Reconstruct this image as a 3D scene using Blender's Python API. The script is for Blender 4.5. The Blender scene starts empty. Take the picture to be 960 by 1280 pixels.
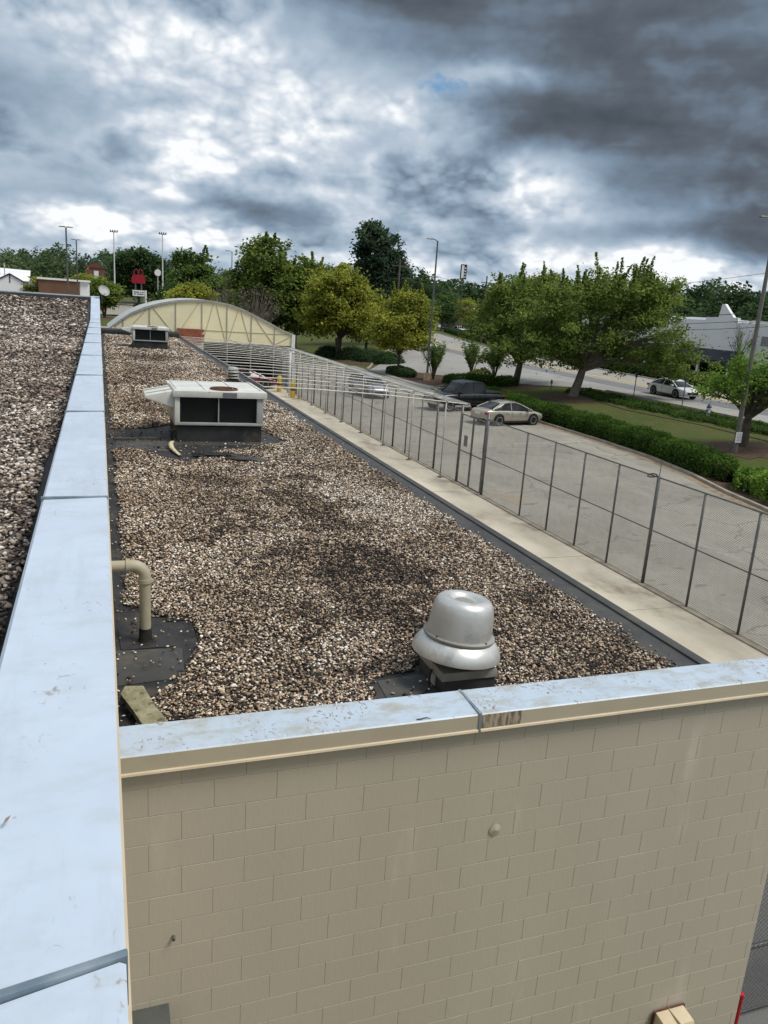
import bpy, bmesh, math, random
import numpy as np
from mathutils import Vector, Matrix
S = bpy.context.scene
C = S.collection
R = math.radians
random.seed(7)
rng = np.random.default_rng(11)

# ------------------------------------------------------------------ camera
YAW, PIT, ROL = 0.3532, 0.2544, 0.0694
cy, sy, cp, sp = math.cos(YAW), math.sin(YAW), math.cos(PIT), math.sin(PIT)
F = Vector((sy*cp, cy*cp, -sp)); R0 = Vector((cy, -sy, 0)); U0 = R0.cross(F)
Rv = math.cos(ROL)*R0 + math.sin(ROL)*U0
Uv = -math.sin(ROL)*R0 + math.cos(ROL)*U0
cd = bpy.data.cameras.new('camera'); cam = bpy.data.objects.new('camera', cd); C.objects.link(cam)
cam.matrix_world = Matrix(((Rv.x, Uv.x, -F.x, 0), (Rv.y, Uv.y, -F.y, 0), (Rv.z, Uv.z, -F.z, 6.6), (0, 0, 0, 1)))
cd.sensor_fit = 'VERTICAL'; cd.sensor_height = 36; cd.lens = 36*984.58/1280
cd.clip_start = 0.05; cd.clip_end = 12000
S.camera = cam
S.render.resolution_x = 768; S.render.resolution_y = 1024

# ------------------------------------------------------------------ node helpers
class G:
    def __init__(s, nt): s.nt = nt
    def n(s, typ, **k):
        nd = s.nt.nodes.new(typ)
        for a, b in k.items(): setattr(nd, a, b)
        return nd
    def put(s, sock, v):
        if hasattr(v, 'is_output'): s.nt.links.new(v, sock)
        else: sock.default_value = v
    def m(s, op, a, b=0.0, c=0.0, clamp=False):
        nd = s.n('ShaderNodeMath', operation=op, use_clamp=clamp)
        s.put(nd.inputs[0], a); s.put(nd.inputs[1], b)
        s.put(nd.inputs[2], c)
        return nd.outputs[0]
    def vm(s, op, a, b=(0, 0, 0), sc=1.0):
        nd = s.n('ShaderNodeVectorMath', operation=op)
        s.put(nd.inputs[0], a); s.put(nd.inputs[1], b)
        if op == 'SCALE': s.put(nd.inputs[3], sc)
        return nd.outputs[0]
    def noise(s, vec, scale, detail=4.0, rough=0.5, dist=0.0, dim='3D'):
        nd = s.n('ShaderNodeTexNoise', noise_dimensions=dim)
        s.put(nd.inputs['Vector'], vec); nd.inputs['Scale'].default_value = scale
        nd.inputs['Detail'].default_value = detail; nd.inputs['Roughness'].default_value = rough
        nd.inputs['Distortion'].default_value = dist
        return nd.outputs['Fac']
    def voro(s, vec, scale, feature='F1', out='Distance', rnd=1.0):
        nd = s.n('ShaderNodeTexVoronoi', feature=feature)
        s.put(nd.inputs['Vector'], vec); nd.inputs['Scale'].default_value = scale
        nd.inputs['Randomness'].default_value = rnd
        return nd.outputs[out]
    def ramp(s, f, stops, interp='LINEAR'):
        nd = s.n('ShaderNodeValToRGB'); s.put(nd.inputs[0], f); cr = nd.color_ramp; cr.interpolation = interp
        while len(cr.elements) < len(stops): cr.elements.new(0.5)
        for e, (p, c) in zip(cr.elements, stops):
            e.position = p; e.color = (c[0], c[1], c[2], 1) if not isinstance(c, (int, float)) else (c, c, c, 1)
        return nd.outputs[0]
    def mix(s, f, a, b, blend='MIX'):
        nd = s.n('ShaderNodeMix', data_type='RGBA', blend_type=blend); nd.clamp_factor = True
        s.put(nd.inputs[0], f)
        s.put(nd.inputs[6], a if hasattr(a, 'is_output') else (*a[:3], 1)); s.put(nd.inputs[7], b if hasattr(b, 'is_output') else (*b[:3], 1))
        return nd.outputs[2]
    def sep(s, v):
        nd = s.n('ShaderNodeSeparateXYZ'); s.put(nd.inputs[0], v); return nd.outputs
    def comb(s, x, y, z):
        nd = s.n('ShaderNodeCombineXYZ')
        for i, v in enumerate((x, y, z)): s.put(nd.inputs[i], v)
        return nd.outputs[0]
    def sstep(s, v, a, b):
        nd = s.n('ShaderNodeMapRange', interpolation_type='SMOOTHSTEP')
        s.put(nd.inputs[0], v); nd.inputs[1].default_value = a; nd.inputs[2].default_value = b
        return nd.outputs[0]

# ------------------------------------------------------------------ sky and sun
SUN_EL, SUN_AZ = 58.0, 125.0          # azimuth measured from +Y towards +X: behind the camera, to the right
W = bpy.data.worlds.new('World'); S.world = W; W.use_nodes = True
nt = W.node_tree; nt.nodes.clear(); g = G(nt)
out = g.n('ShaderNodeOutputWorld')
sky = g.n('ShaderNodeTexSky', sky_type='NISHITA'); sky.sun_disc = False
sky.sun_elevation = R(SUN_EL); sky.sun_rotation = R(SUN_AZ); sky.dust_density = 0.2; sky.ozone_density = 4.0; sky.air_density = 1.3
dirv = g.vm('NORMALIZE', g.n('ShaderNodeTexCoord').outputs['Generated'])
dx, dy, dz = g.sep(dirv)
el0 = g.m('MULTIPLY', g.m('ARCSINE', dz), 57.2958)
az0 = g.m('MULTIPLY', g.m('ARCTAN2', dx, dy), 57.2958)
# cloud coordinates: puffs flatten towards the horizon
hz_ = g.m('MULTIPLY', g.m('POWER', g.m('ADD', g.m('MAXIMUM', dz, 0.0), 0.05), 0.72), 1.45)
cv = g.comb(dx, dy, hz_)
wa = g.m('SUBTRACT', g.noise(cv, 5.0, 5, 0.55), 0.5)
wb = g.m('SUBTRACT', g.noise(g.vm('ADD', cv, (7.3, 1.1, 4.2)), 6.0, 5, 0.55), 0.5)
az = g.m('ADD', az0, g.m('MULTIPLY', wa, 13.0))
el = g.m('ADD', el0, g.m('MULTIPLY', wb, 5.0))
def blob(a, e, ra, re, amp):
    u = g.m('DIVIDE', g.m('SUBTRACT', az, a), ra); v = g.m('DIVIDE', g.m('SUBTRACT', el, e), re)
    d2 = g.m('ADD', g.m('MULTIPLY', u, u), g.m('MULTIPLY', v, v))
    return g.m('MULTIPLY', g.m('EXPONENT', g.m('MULTIPLY', d2, -1.0)), amp)
tone = g.m('ADD', 0.665, 0.0)
for b in [(33, 18.5, 17, 4.6, -.48), (32, 12.6, 12, 2.4, -.40), (39, 9.2, 10, 2.2, -.32), (41, 6.0, 9, 1.3, -.34), (18, 18.5, 5, 2.5, -.20),
          (24.8, 7.6, 6.5, 1.9, .22), (10, 9.8, 8, 2.6, .12), (21.6, 12.9, 2.8, 1.5, .34), (26, 14.6, 2.2, .7, .35), (4, 3.3, 12, .8, .22), (9, 16, 7, 2.5, .12),
          (33, 3.9, 9, .7, .20), (43, 3.1, 5, .8, .30), (-4, 5.4, 8, 1.1, -.26), (9, 5.6, 6, 1.0, -.26), (17, 3.6, 5, .8, -.28), (27, 5.4, 6, .8, -.16), (-4, 2.2, 6, .35, -.12),
          (-4, 11.5, 6, 2.2, -.14), (19, 10.3, 2.2, 1.6, -.14), (0, 7.6, 9, 1.0, -.12)]:
    tone = g.m('ADD', tone, blob(*b))
wv = g.n('ShaderNodeTexNoise'); g.put(wv.inputs['Vector'], cv); wv.inputs['Scale'].default_value = 9.0; wv.inputs['Detail'].default_value = 4
cw = g.vm('ADD', cv, g.vm('SCALE', g.vm('SUBTRACT', wv.outputs['Color'], (.5, .5, .5)), sc=0.034))
def puffs(v):                          # cauliflower heads at three sizes, each broken up a little
    t_ = None
    for sc_, am_ in ((7.5, .75), (17.0, .60), (39.0, .36), (88.0, .20)):
        nd = g.n('ShaderNodeTexVoronoi', feature='F1'); g.put(nd.inputs['Vector'], g.vm('ADD', v, (sc_, 2*sc_, 0))); nd.inputs['Scale'].default_value = sc_
        d_ = nd.outputs['Distance']; n_ = g.m('MULTIPLY', g.m('SUBTRACT', 0.62, g.m('MULTIPLY', d_, d_)), am_)
        t_ = n_ if t_ is None else g.m('ADD', t_, n_)
    return g.m('MULTIPLY', t_, 0.5)
nA = puffs(cw)
nB = puffs(g.vm('ADD', cw, (0.003, 0.008, 0.020)))
nC = g.noise(cw, 4.2, 8, 0.5)
nL = g.noise(g.vm('ADD', cv, (13.0, 2.0, 5.0)), 2.2, 4, 0.5)
calm = g.sstep(tone, 0.12, 0.60)       # the heavy dark deck is smooth, the bright cumulus is lumpy
big_ = g.m('MULTIPLY', g.m('SUBTRACT', g.noise(cv, 4.0, 3, 0.42), 0.5), 1.35)
tone = g.m('ADD', tone, g.m('MULTIPLY', big_, g.m('ADD', 0.30, g.m('MULTIPLY', calm, 0.55))))
crisp = g.m('ADD', 0.22, g.m('MULTIPLY', g.sstep(tone, 0.50, 0.80), 0.90))
relief = g.m('MULTIPLY', g.m('SUBTRACT', nA, nB), 0.80)
lump = g.m('ADD', g.m('MULTIPLY', g.m('SUBTRACT', nC, 0.5), 0.40), g.m('MULTIPLY', g.m('SUBTRACT', nA, 0.33), 0.42))
lump = g.m('MULTIPLY', g.m('ADD', lump, relief), crisp)
# long flat streaks along the underside of the deck
st_ = g.noise(g.comb(g.m('MULTIPLY', dx, 1.0), g.m('MULTIPLY', dy, 1.0), g.m('MULTIPLY', hz_, 5.0)), 3.2, 6, 0.5)
lump = g.m('ADD', lump, g.m('MULTIPLY', g.m('MULTIPLY', g.m('SUBTRACT', st_, 0.5), 0.55), g.m('SUBTRACT', 1.0, g.m('MULTIPLY', calm, .80))))
tone = g.m('ADD', tone, lump)
# a nearer layer of cloud with crisp bright rims in front of a brighter one behind
nE = g.noise(g.vm('ADD', cw, (2.0, 4.0, 6.0)), 5.0, 9, 0.45)
front = g.sstep(nE, 0.495, 0.535)
deep = g.m('MINIMUM', g.m('MAXIMUM', g.m('SUBTRACT', nE, 0.515), 0.0), 0.16)
rimv = g.m('MULTIPLY', g.m('SUBTRACT', front, g.sstep(nE, 0.525, 0.60)), 0.17)
ly = g.m('ADD', g.m('ADD', g.m('MULTIPLY', deep, -1.7), rimv), g.m('MULTIPLY', g.m('SUBTRACT', 1.0, front), 0.075))
tone = g.m('ADD', tone, g.m('MULTIPLY', ly, g.m('ADD', .14, g.m('MULTIPLY', calm, .80))))
away = g.sstep(g.m('ABSOLUTE', g.m('SUBTRACT', az0, 20.0)), 30.0, 60.0)
tone = g.m('ADD', tone, g.m('MULTIPLY', g.m('MULTIPLY', g.m('SUBTRACT', nL, 0.5), 1.3), away))
ccol = g.ramp(tone, [(0.0, (.052, .064, .080)), (.18, (.092, .112, .138)), (.38, (.170, .232, .312)), (.56, (.295, .378, .468)), (.74, (.44, .505, .585)), (.90, (.62, .665, .715)), (1.0, (.80, .815, .83))])
# blue shows through in a few gaps
gap = g.m('SUBTRACT', blob(23.6, 14.2, 1.5, .85, 1.0), 0.0)
gap = g.m('ADD', gap, blob(7.0, 18.6, 3.0, .8, .8))
gapn = g.noise(g.vm('ADD', cv, (5.0, 5.0, 9.0)), 1.7, 6, 0.55)
gap = g.m('ADD', gap, g.m('MULTIPLY', g.sstep(gapn, 0.60, 0.72), g.sstep(el0, 19.0, 30.0)))
gap = g.m('MULTIPLY', g.sstep(g.m('ADD', gap, g.m('MULTIPLY', g.m('SUBTRACT', g.noise(cv, 30.0, 6, .55), 0.5), 2.6)), 0.38, 1.30), g.sstep(gap, 0.05, 0.60))
b1 = g.n('ShaderNodeBackground'); hsv = g.n('ShaderNodeHueSaturation'); hsv.inputs['Saturation'].default_value = 1.3; g.put(hsv.inputs['Color'], sky.outputs[0]); g.put(b1.inputs[0], hsv.outputs[0]); b1.inputs[1].default_value = 0.085
b2 = g.n('ShaderNodeBackground'); g.put(b2.inputs[0], ccol); b2.inputs[1].default_value = 1.0
mx = g.n('ShaderNodeMixShader'); g.put(mx.inputs[0], g.m('SUBTRACT', 1.0, gap)); nt.links.new(b1.outputs[0], mx.inputs[1]); nt.links.new(b2.outputs[0], mx.inputs[2])
nt.links.new(mx.outputs[0], out.inputs[0])
sd = bpy.data.lights.new('sun', 'SUN'); sun = bpy.data.objects.new('sun', sd); C.objects.link(sun)
sd.energy = 2.5; sd.angle = R(22); sd.color = (1, .95, .87)
sdir = Vector((math.sin(R(SUN_AZ))*math.cos(R(SUN_EL)), math.cos(R(SUN_AZ))*math.cos(R(SUN_EL)), math.sin(R(SUN_EL))))
sun.rotation_euler = sdir.to_track_quat('Z', 'Y').to_euler()
S.view_settings.view_transform = 'Standard'; S.view_settings.look = 'None'
S.view_settings.exposure = 0.28; S.view_settings.gamma = 1.0
S.render.engine = 'CYCLES'

# ------------------------------------------------------------------ materials
MATS = {}
def mat(name, c1, c2=None, scale=3.0, rough=0.8, metal=0.0, bump=0.0, bscale=40.0, detail=5, coord='pos', lo=.35, hi=.65, c3=None, s3=1.0, l3=.6, h3=.75, spec=0.3, stretch=None, island=0.0, coat=0.0):
    if name in MATS: return MATS[name]
    m = bpy.data.materials.new(name); m.use_nodes = True; nt = m.node_tree; nt.nodes.clear(); g = G(nt)
    o = g.n('ShaderNodeOutputMaterial'); p = g.n('ShaderNodeBsdfPrincipled'); nt.links.new(p.outputs[0], o.inputs[0])
    if coord == 'pos': v = g.n('ShaderNodeNewGeometry').outputs['Position']
    else: v = g.n('ShaderNodeTexCoord').outputs['Object']
    if stretch: v = g.vm('MULTIPLY', v, stretch)
    col = (*c1, 1)
    if c2 is not None:
        f = g.sstep(g.noise(v, scale, detail, .6), lo, hi); col = g.mix(f, c1, c2)
    if c3 is not None:
        f3 = g.sstep(g.noise(g.vm('ADD', v, (17., 3., 9.)), s3, 6, .65), l3, h3); col = g.mix(f3, col, c3)
    if island:
        oi = g.n('ShaderNodeObjectInfo').outputs['Random']
        hs = g.n('ShaderNodeHueSaturation'); hs.inputs['Color'].default_value = (*c1, 1) if not hasattr(col, 'is_output') else (1, 1, 1, 1)
        g.put(hs.inputs['Color'], col); g.put(hs.inputs['Value'], g.m('ADD', 1.0 - island/2, g.m('MULTIPLY', oi, island))); col = hs.outputs[0]
    g.put(p.inputs['Base Color'], col)
    p.inputs['Roughness'].default_value = rough; p.inputs['Metallic'].default_value = metal
    p.inputs['Specular IOR Level'].default_value = spec; p.inputs['Coat Weight'].default_value = coat
    if bump:
        b = g.n('ShaderNodeBump'); b.inputs['Strength'].default_value = bump; b.inputs['Distance'].default_value = 0.02
        g.put(b.inputs['Height'], g.noise(v, bscale, 4, .6)); nt.links.new(b.outputs[0], p.inputs['Normal'])
    MATS[name] = m
    return m

def leaf_mat(name, dark, light, trans=0.50):
    m = bpy.data.materials.new(name); m.use_nodes = True; nt = m.node_tree; nt.nodes.clear(); g = G(nt)
    o = g.n('ShaderNodeOutputMaterial')
    a = g.n('ShaderNodeAttribute', attribute_name='tint').outputs['Fac']
    col = g.ramp(a, [(0, dark), (1, light)])
    d = g.n('ShaderNodeBsdfDiffuse'); g.put(d.inputs[0], col)
    t = g.n('ShaderNodeBsdfTranslucent'); g.put(t.inputs[0], col)
    mx = g.n('ShaderNodeMixShader'); mx.inputs[0].default_value = trans
    nt.links.new(d.outputs[0], mx.inputs[1]); nt.links.new(t.outputs[0], mx.inputs[2]); nt.links.new(mx.outputs[0], o.inputs[0])
    return m

def coping_mat(name, base, scratch=0.5, patina=0.0):
    m = bpy.data.materials.new(name); m.use_nodes = True; nt = m.node_tree; nt.nodes.clear(); g = G(nt)
    o = g.n('ShaderNodeOutputMaterial'); p = g.n('ShaderNodeBsdfPrincipled'); nt.links.new(p.outputs[0], o.inputs[0])
    v = g.n('ShaderNodeNewGeometry').outputs['Position']
    soft = g.noise(v, 1.3, 6, .65)
    col = g.mix(g.sstep(soft, .35, .7), base, tuple(x*.90 for x in base))
    grim = g.m('MULTIPLY', g.sstep(g.noise(g.vm('MULTIPLY', v, (5., .8, 1.)), 1.4, 6, .7), .48, .72), .45); col = g.mix(grim, col, (.36, .40, .43))
    # faint dull smears across the sheet
    sm = g.noise(g.vm('MULTIPLY', v, (1.5, 9., 1.)), 2.0, 6, .7)
    col = g.mix(g.m('MULTIPLY', g.sstep(sm, .55, .75), .25), col, (.50, .55, .60))
    # thin brown scratches, in places
    dst = g.vm('ADD', v, g.vm('SCALE', g.vm('SUBTRACT', g.n('ShaderNodeTexNoise').outputs['Color'], (.5, .5, .5)), sc=0.0))
    w1 = g.voro(g.vm('MULTIPLY', g.vm('ADD', v, g.comb(g.m('MULTIPLY', g.noise(v, 9, 3), .12), g.m('MULTIPLY', g.noise(v, 7, 3), .22), 0.)), (26., 9., 1.)), 1.0, 'DISTANCE_TO_EDGE')
    line = g.m('SUBTRACT', 1.0, g.sstep(w1, 0.01, 0.08))
    where = g.sstep(g.noise(g.vm('ADD', v, (5., 2., 0.)), 2.6, 5, .7), .60 - .1*scratch, .72 - .1*scratch)
    brk = g.sstep(g.noise(v, 30, 2), .5, .6)
    col = g.mix(g.m('MULTIPLY', g.m('MULTIPLY', line, where), g.m('MULTIPLY', brk, .75*scratch + .15)), col, (.20, .12, .07))
    # specks
    sp_ = g.voro(v, 14.0); spm = g.m('MULTIPLY', g.m('SUBTRACT', 1.0, g.sstep(sp_, .03, .07)), g.sstep(g.noise(v, 3.0, 3), .5, .6))
    col = g.mix(g.m('MULTIPLY', spm, .6), col, (.15, .12, .10))
    if patina:
        pt = g.sstep(g.noise(g.vm('MULTIPLY', v, (1., 2.2, 1.)), 3.1, 7, .7), .45, .68)
        col = g.mix(g.m('MULTIPLY', pt, patina), col, (.34, .33, .27))
    g.put(p.inputs['Base Color'], col)
    p.inputs['Roughness'].default_value = .42; p.inputs['Specular IOR Level'].default_value = .45
    b = g.n('ShaderNodeBump'); b.inputs['Strength'].default_value = .5; b.inputs['Distance'].default_value = 0.02
    g.put(b.inputs['Height'], g.noise(v, 2.6, 3, .5)); nt.links.new(b.outputs[0], p.inputs['Normal'])
    return m

M_COP = coping_mat('sky_tinted_white_sheet', (.515, .595, .70), .7, .22)  # white paint; the blue of the reflected sky is put into its base colour
M_COP2 = coping_mat('sky_tinted_worn_sheet', (.46, .545, .64), 1.3, .8)  # base carries the reflected sky blue too, with real wear over it
M_SEAM = mat('dull_seam_metal', (.15, .20, .24), (.26, .31, .35), 8, .5, .3)
M_FASCIA = mat('cream_fascia_paint', (.43, .375, .28), (.46, .405, .30), 2, .55, c3=(.36, .32, .235), s3=1.2)
M_LIP = mat('cream_drip_edge', (.56, .47, .34), (.50, .42, .30), 4, .5)
M_BLOCK = mat('beige_painted_block', (.480, .425, .338), (.455, .402, .318), .8, .62, bump=.09, bscale=55, c3=(.545, .490, .400), s3=2.4, l3=.56, h3=.74, island=.02, stretch=(1, 1, .22))
M_MORTAR = mat('painted_mortar', (.475, .413, .322), (.455, .395, .305), 6, .7)
M_EPDM = mat('black_roof_membrane', (.022, .023, .025), (.038, .038, .038), 2.5, .62, bump=.3, bscale=9, c3=(.075, .062, .048), s3=1.6, l3=.5, h3=.7)
M_EPDM2 = mat('grey_roof_membrane', (.048, .048, .048), (.070, .069, .066), 2.5, .6, bump=.3, bscale=9, c3=(.10, .09, .075), s3=2.2, l3=.55, h3=.72)
M_CONC = mat('pale_concrete', (.60, .54, .43), (.50, .44, .34), .9, .85, bump=.15, bscale=30, c3=(.27, .225, .165), s3=.55, l3=.52, h3=.70, stretch=(1, .55, 1), island=.07)
M_CURB = mat('curb_concrete', (.36, .32, .26), (.25, .22, .175), 1.6, .85, c3=(.22, .14, .09), s3=.8)
M_STEEL = mat('dark_galvanised_pipe', (.15, .152, .152), (.11, .112, .112), 6, .5, .5)
M_GALV = mat('light_galvanised_pipe', (.42, .42, .40), (.32, .32, .30), 5, .45, .35)
M_WIRE = mat('fence_wire', (.20, .20, .195), (.13, .13, .125), 4, .6, .2)
M_ALU = mat('spun_aluminium', (.66, .66, .64), (.56, .555, .53), 3.0, .38, .55, coord='obj', c3=(.36, .34, .31), s3=3.5, l3=.5, h3=.75, bump=.05, bscale=8)
M_ALUD = mat('dull_aluminium', (.36, .355, .32), (.28, .27, .24), 4, .55, .4, coord='obj')
M_UNIT = mat('weathered_unit_paint', (.66, .665, .62), (.56, .56, .51), 2.2, .5, coord='obj', c3=(.36, .33, .27), s3=4, l3=.62, h3=.74)
M_UNITG = mat('grey_unit_side', (.40, .41, .39), (.33, .34, .32), 2.2, .5, coord='obj')
M_BLACK = mat('dark_coil', (.008, .008, .010), (.014, .014, .016), 6, .6, coord='obj')
M_RUST = mat('rusty_fan_guard', (.13, .05, .03), (.08, .035, .022), 9, .7, coord='obj')
M_PLATE = mat('grey_name_plate', (.17, .185, .20), (.13, .14, .16), 9, .5, coord='obj')
M_PIPE = mat('tan_painted_pipe', (.40, .37, .27), (.35, .32, .225), 4, .5, c3=(.20, .12, .07), s3=9, l3=.66, h3=.74)
M_TAR = mat('black_tar', (.012, .012, .012), (.03, .028, .022), 8, .5, bump=.4, bscale=20)
M_STONE = mat('lichened_stone', (.33, .31, .20), (.22, .20, .12), 9, .95, bump=.8, bscale=30, c3=(.10, .09, .06), s3=14, l3=.55, h3=.65)
M_YEL = mat('yellow_paint', (.62, .42, .06), (.5, .33, .05), 5, .6)
M_ROADP = mat('worn_yellow_paint', (.75, .50, .08), (.60, .45, .15), 2, .8)
M_ROADW = mat('worn_white_paint', (.5, .49, .45), (.32, .31, .29), 2, .8)
M_CREAM = mat('cream_fabric_panel', (.80, .73, .49), (.74, .67, .44), .5, .7, c3=(.66, .62, .46), s3=.8, l3=.55, h3=.8)
M_BRICK = mat('red_brick', (.30, .10, .06), (.24, .08, .05), 2, .85)
M_WHITEB = mat('white_building_paint', (.82, .82, .82), (.77, .77, .77), .3, .8)
M_WHITEROOF = mat('white_roof', (.80, .80, .80), (.7, .7, .7), .3, .7)
M_DARKB = mat('charcoal_awning', (.05, .05, .065), (.035, .035, .05), .4, .8)
M_BROWN = mat('brown_wall_panel', (.17, .09, .05), (.14, .075, .045), .8, .8)
M_RED = mat('red_sign_face', (.30, .010, .022), (.24, .008, .02), 1, .5)
M_REDP = mat('red_paint', (.45, .02, .03), (.35, .02, .03), 5, .5)
M_BARK = mat('grey_bark', (.10, .082, .062), (.06, .048, .036), 3, .9, bump=.8, bscale=12)
M_BARKP = mat('pale_bark', (.20, .17, .14), (.13, .11, .09), 4, .9)
M_MULCH = mat('brown_mulch', (.10, .062, .042), (.07, .04, .028), 4, .95, bump=.8, bscale=20, c3=(.2, .12, .08), s3=2)
M_GLASS = mat('dark_car_glass', (.012, .014, .017), None, rough=.12, spec=.3)
M_TYRE = mat('tyre_rubber', (.015, .015, .015), (.02, .02, .02), 9, .8)
M_RIM = mat('wheel_rim', (.42, .42, .43), (.36, .36, .37), 9, .35, .6, coord='obj')
M_TAIL = mat('red_lamp_lens', (.35, .012, .02), None, rough=.25)
M_HEAD = mat('clear_lamp_lens', (.6, .62, .62), None, rough=.15)
M_TRIM = mat('black_plastic_trim', (.014, .014, .015), None, rough=.5)
M_CHROME = mat('chrome', (.6, .6, .6), None, rough=.15, metal=1)
M_WOOD = mat('weathered_pole_wood', (.12, .10, .08), (.08, .065, .05), 3, .9)
M_WSIGN = mat('white_sign_face', (.72, .72, .70), (.62, .62, .60), 3, .5)
M_BEIGEBOX = mat('beige_lamp_housing', (.62, .52, .36), (.55, .46, .32), 6, .5)
M_GREYBOX = mat('grey_metal_box', (.085, .092, .085), (.07, .075, .07), 6, .5)
M_BLUEC = mat('blue_paint', (.03, .07, .11), None, rough=.5)
M_SOIL = mat('tan_leaf_litter', (.30, .23, .15), (.2, .15, .10), 3, .95)

def asphalt(name, c1, c2, c3, crack=.6):
    m = bpy.data.materials.new(name); m.use_nodes = True; nt = m.node_tree; nt.nodes.clear(); g = G(nt)
    o = g.n('ShaderNodeOutputMaterial'); p = g.n('ShaderNodeBsdfPrincipled'); nt.links.new(p.outputs[0], o.inputs[0])
    v = g.n('ShaderNodeNewGeometry').outputs['Position']
    col = g.mix(g.sstep(g.noise(v, .22, 6, .65), .35, .65), c1, c2)
    col = g.mix(g.m('MULTIPLY', g.sstep(g.noise(g.vm('MULTIPLY', v, (1, .3, 1)), .8, 7, .7), .52, .72), .6), col, c3)
    grain = g.noise(v, 60, 3, .6); col = g.mix(g.m('MULTIPLY', g.sstep(grain, .3, .7), .35), col, tuple(x*.55 for x in c1))
    e = g.voro(g.vm('ADD', v, g.comb(g.m('MULTIPLY', g.noise(v, .9, 4), 1.6), g.m('MULTIPLY', g.noise(g.vm('ADD', v, (4, 4, 0)), .9, 4), 1.6), 0.)), .20, 'DISTANCE_TO_EDGE')
    col = g.mix(g.m('MULTIPLY', g.m('SUBTRACT', 1.0, g.sstep(e, 0.0, .012)), crack), col, tuple(x*.35 for x in c1))
    spt = g.sstep(g.noise(g.vm('MULTIPLY', v, (.7, 1.4, 1)), 1.1, 3, .5), .64, .70)
    col = g.mix(g.m('MULTIPLY', spt, .55), col, tuple(x*.3 for x in c1))
    g.put(p.inputs['Base Color'], col); p.inputs['Roughness'].default_value = .9; p.inputs['Specular IOR Level'].default_value = .2
    b = g.n('ShaderNodeBump'); b.inputs['Strength'].default_value = .4; b.inputs['Distance'].default_value = .01; g.put(b.inputs['Height'], grain)
    nt.links.new(b.outputs[0], p.inputs['Normal'])
    return m
M_ASPH = asphalt('faded_asphalt', (.345, .322, .272), (.26, .243, .205), (.42, .395, .335))
M_ROAD = asphalt('street_concrete', (.34, .33, .31), (.29, .28, .265), (.42, .40, .36), .35)
M_ROADN = asphalt('street_asphalt_lane', (.20, .20, .20), (.17, .17, .172), (.25, .25, .245), .35)

M_DRIVE = asphalt('dark_drive_concrete', (.17, .17, .165), (.13, .13, .13), (.24, .235, .22))
def grass_mat():
    m = bpy.data.materials.new('lawn_grass'); m.use_nodes = True; nt = m.node_tree; nt.nodes.clear(); g = G(nt)
    o = g.n('ShaderNodeOutputMaterial'); p = g.n('ShaderNodeBsdfPrincipled'); nt.links.new(p.outputs[0], o.inputs[0])
    v = g.n('ShaderNodeNewGeometry').outputs['Position']
    a = g.noise(v, .13, 6, .6); b_ = g.noise(v, 1.4, 7, .7); c_ = g.noise(g.vm('MULTIPLY', v, (1, 1, .3)), 22, 4, .6)
    col = g.mix(g.sstep(a, .38, .62), (.092, .108, .034), (.070, .094, .026))
    col = g.mix(g.m('MULTIPLY', g.sstep(b_, .45, .7), .75), col, (.135, .105, .050))
    col = g.mix(g.m('MULTIPLY', g.sstep(c_, .4, .7), .5), col, (.030, .045, .012))
    g.put(p.inputs['Base Color'], col); p.inputs['Roughness'].default_value = .95; p.inputs['Specular IOR Level'].default_value = .1
    b = g.n('ShaderNodeBump'); b.inputs['Strength'].default_value = .9; b.inputs['Distance'].default_value = .05; g.put(b.inputs['Height'], c_)
    nt.links.new(b.outputs[0], p.inputs['Normal'])
    return m
M_GRASS = grass_mat()

# gravel: dark tan bed, and the stones lying on it
def gravel_tone(g, v):
    big = g.sstep(g.noise(v, .33, 5, .6), .36, .64)
    wet = g.sstep(g.noise(g.vm('ADD', v, (3.0, 9.0, 0.)), .55, 6, .7), .50, .68)
    x_, y_, _ = g.sep(v)
    wx_ = g.m('ADD', x_, g.m('MULTIPLY', g.m('SUBTRACT', g.noise(v, 1.3, 5, .65), .5), 4.2)); wy_ = g.m('ADD', y_, g.m('MULTIPLY', g.m('SUBTRACT', g.noise(g.vm('ADD', v, (8., 1., 0.)), 1.1, 5, .65), .5), 7.0))
    for (cx_, cy2, rx_, ry_) in ((3.0, 8.3, .55, 1.7), (2.5, 7.0, .8, .5), (3.2, 12.0, .55, 2.4), (1.6, 10.8, .3, 1.4), (.9, 19.0, .9, 2.2), (2.3, 41.0, 1.6, 2.5)):
        e_ = g.m('ADD', g.m('POWER', g.m('ABSOLUTE', g.m('DIVIDE', g.m('SUBTRACT', wx_, cx_), rx_)), 2.0), g.m('POWER', g.m('ABSOLUTE', g.m('DIVIDE', g.m('SUBTRACT', wy_, cy2), ry_)), 2.0))
        wet = g.m('MAXIMUM', wet, g.m('MULTIPLY', g.m('SUBTRACT', 1.0, g.sstep(e_, .2, 1.3)), 1.25))
    return big, wet
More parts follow.
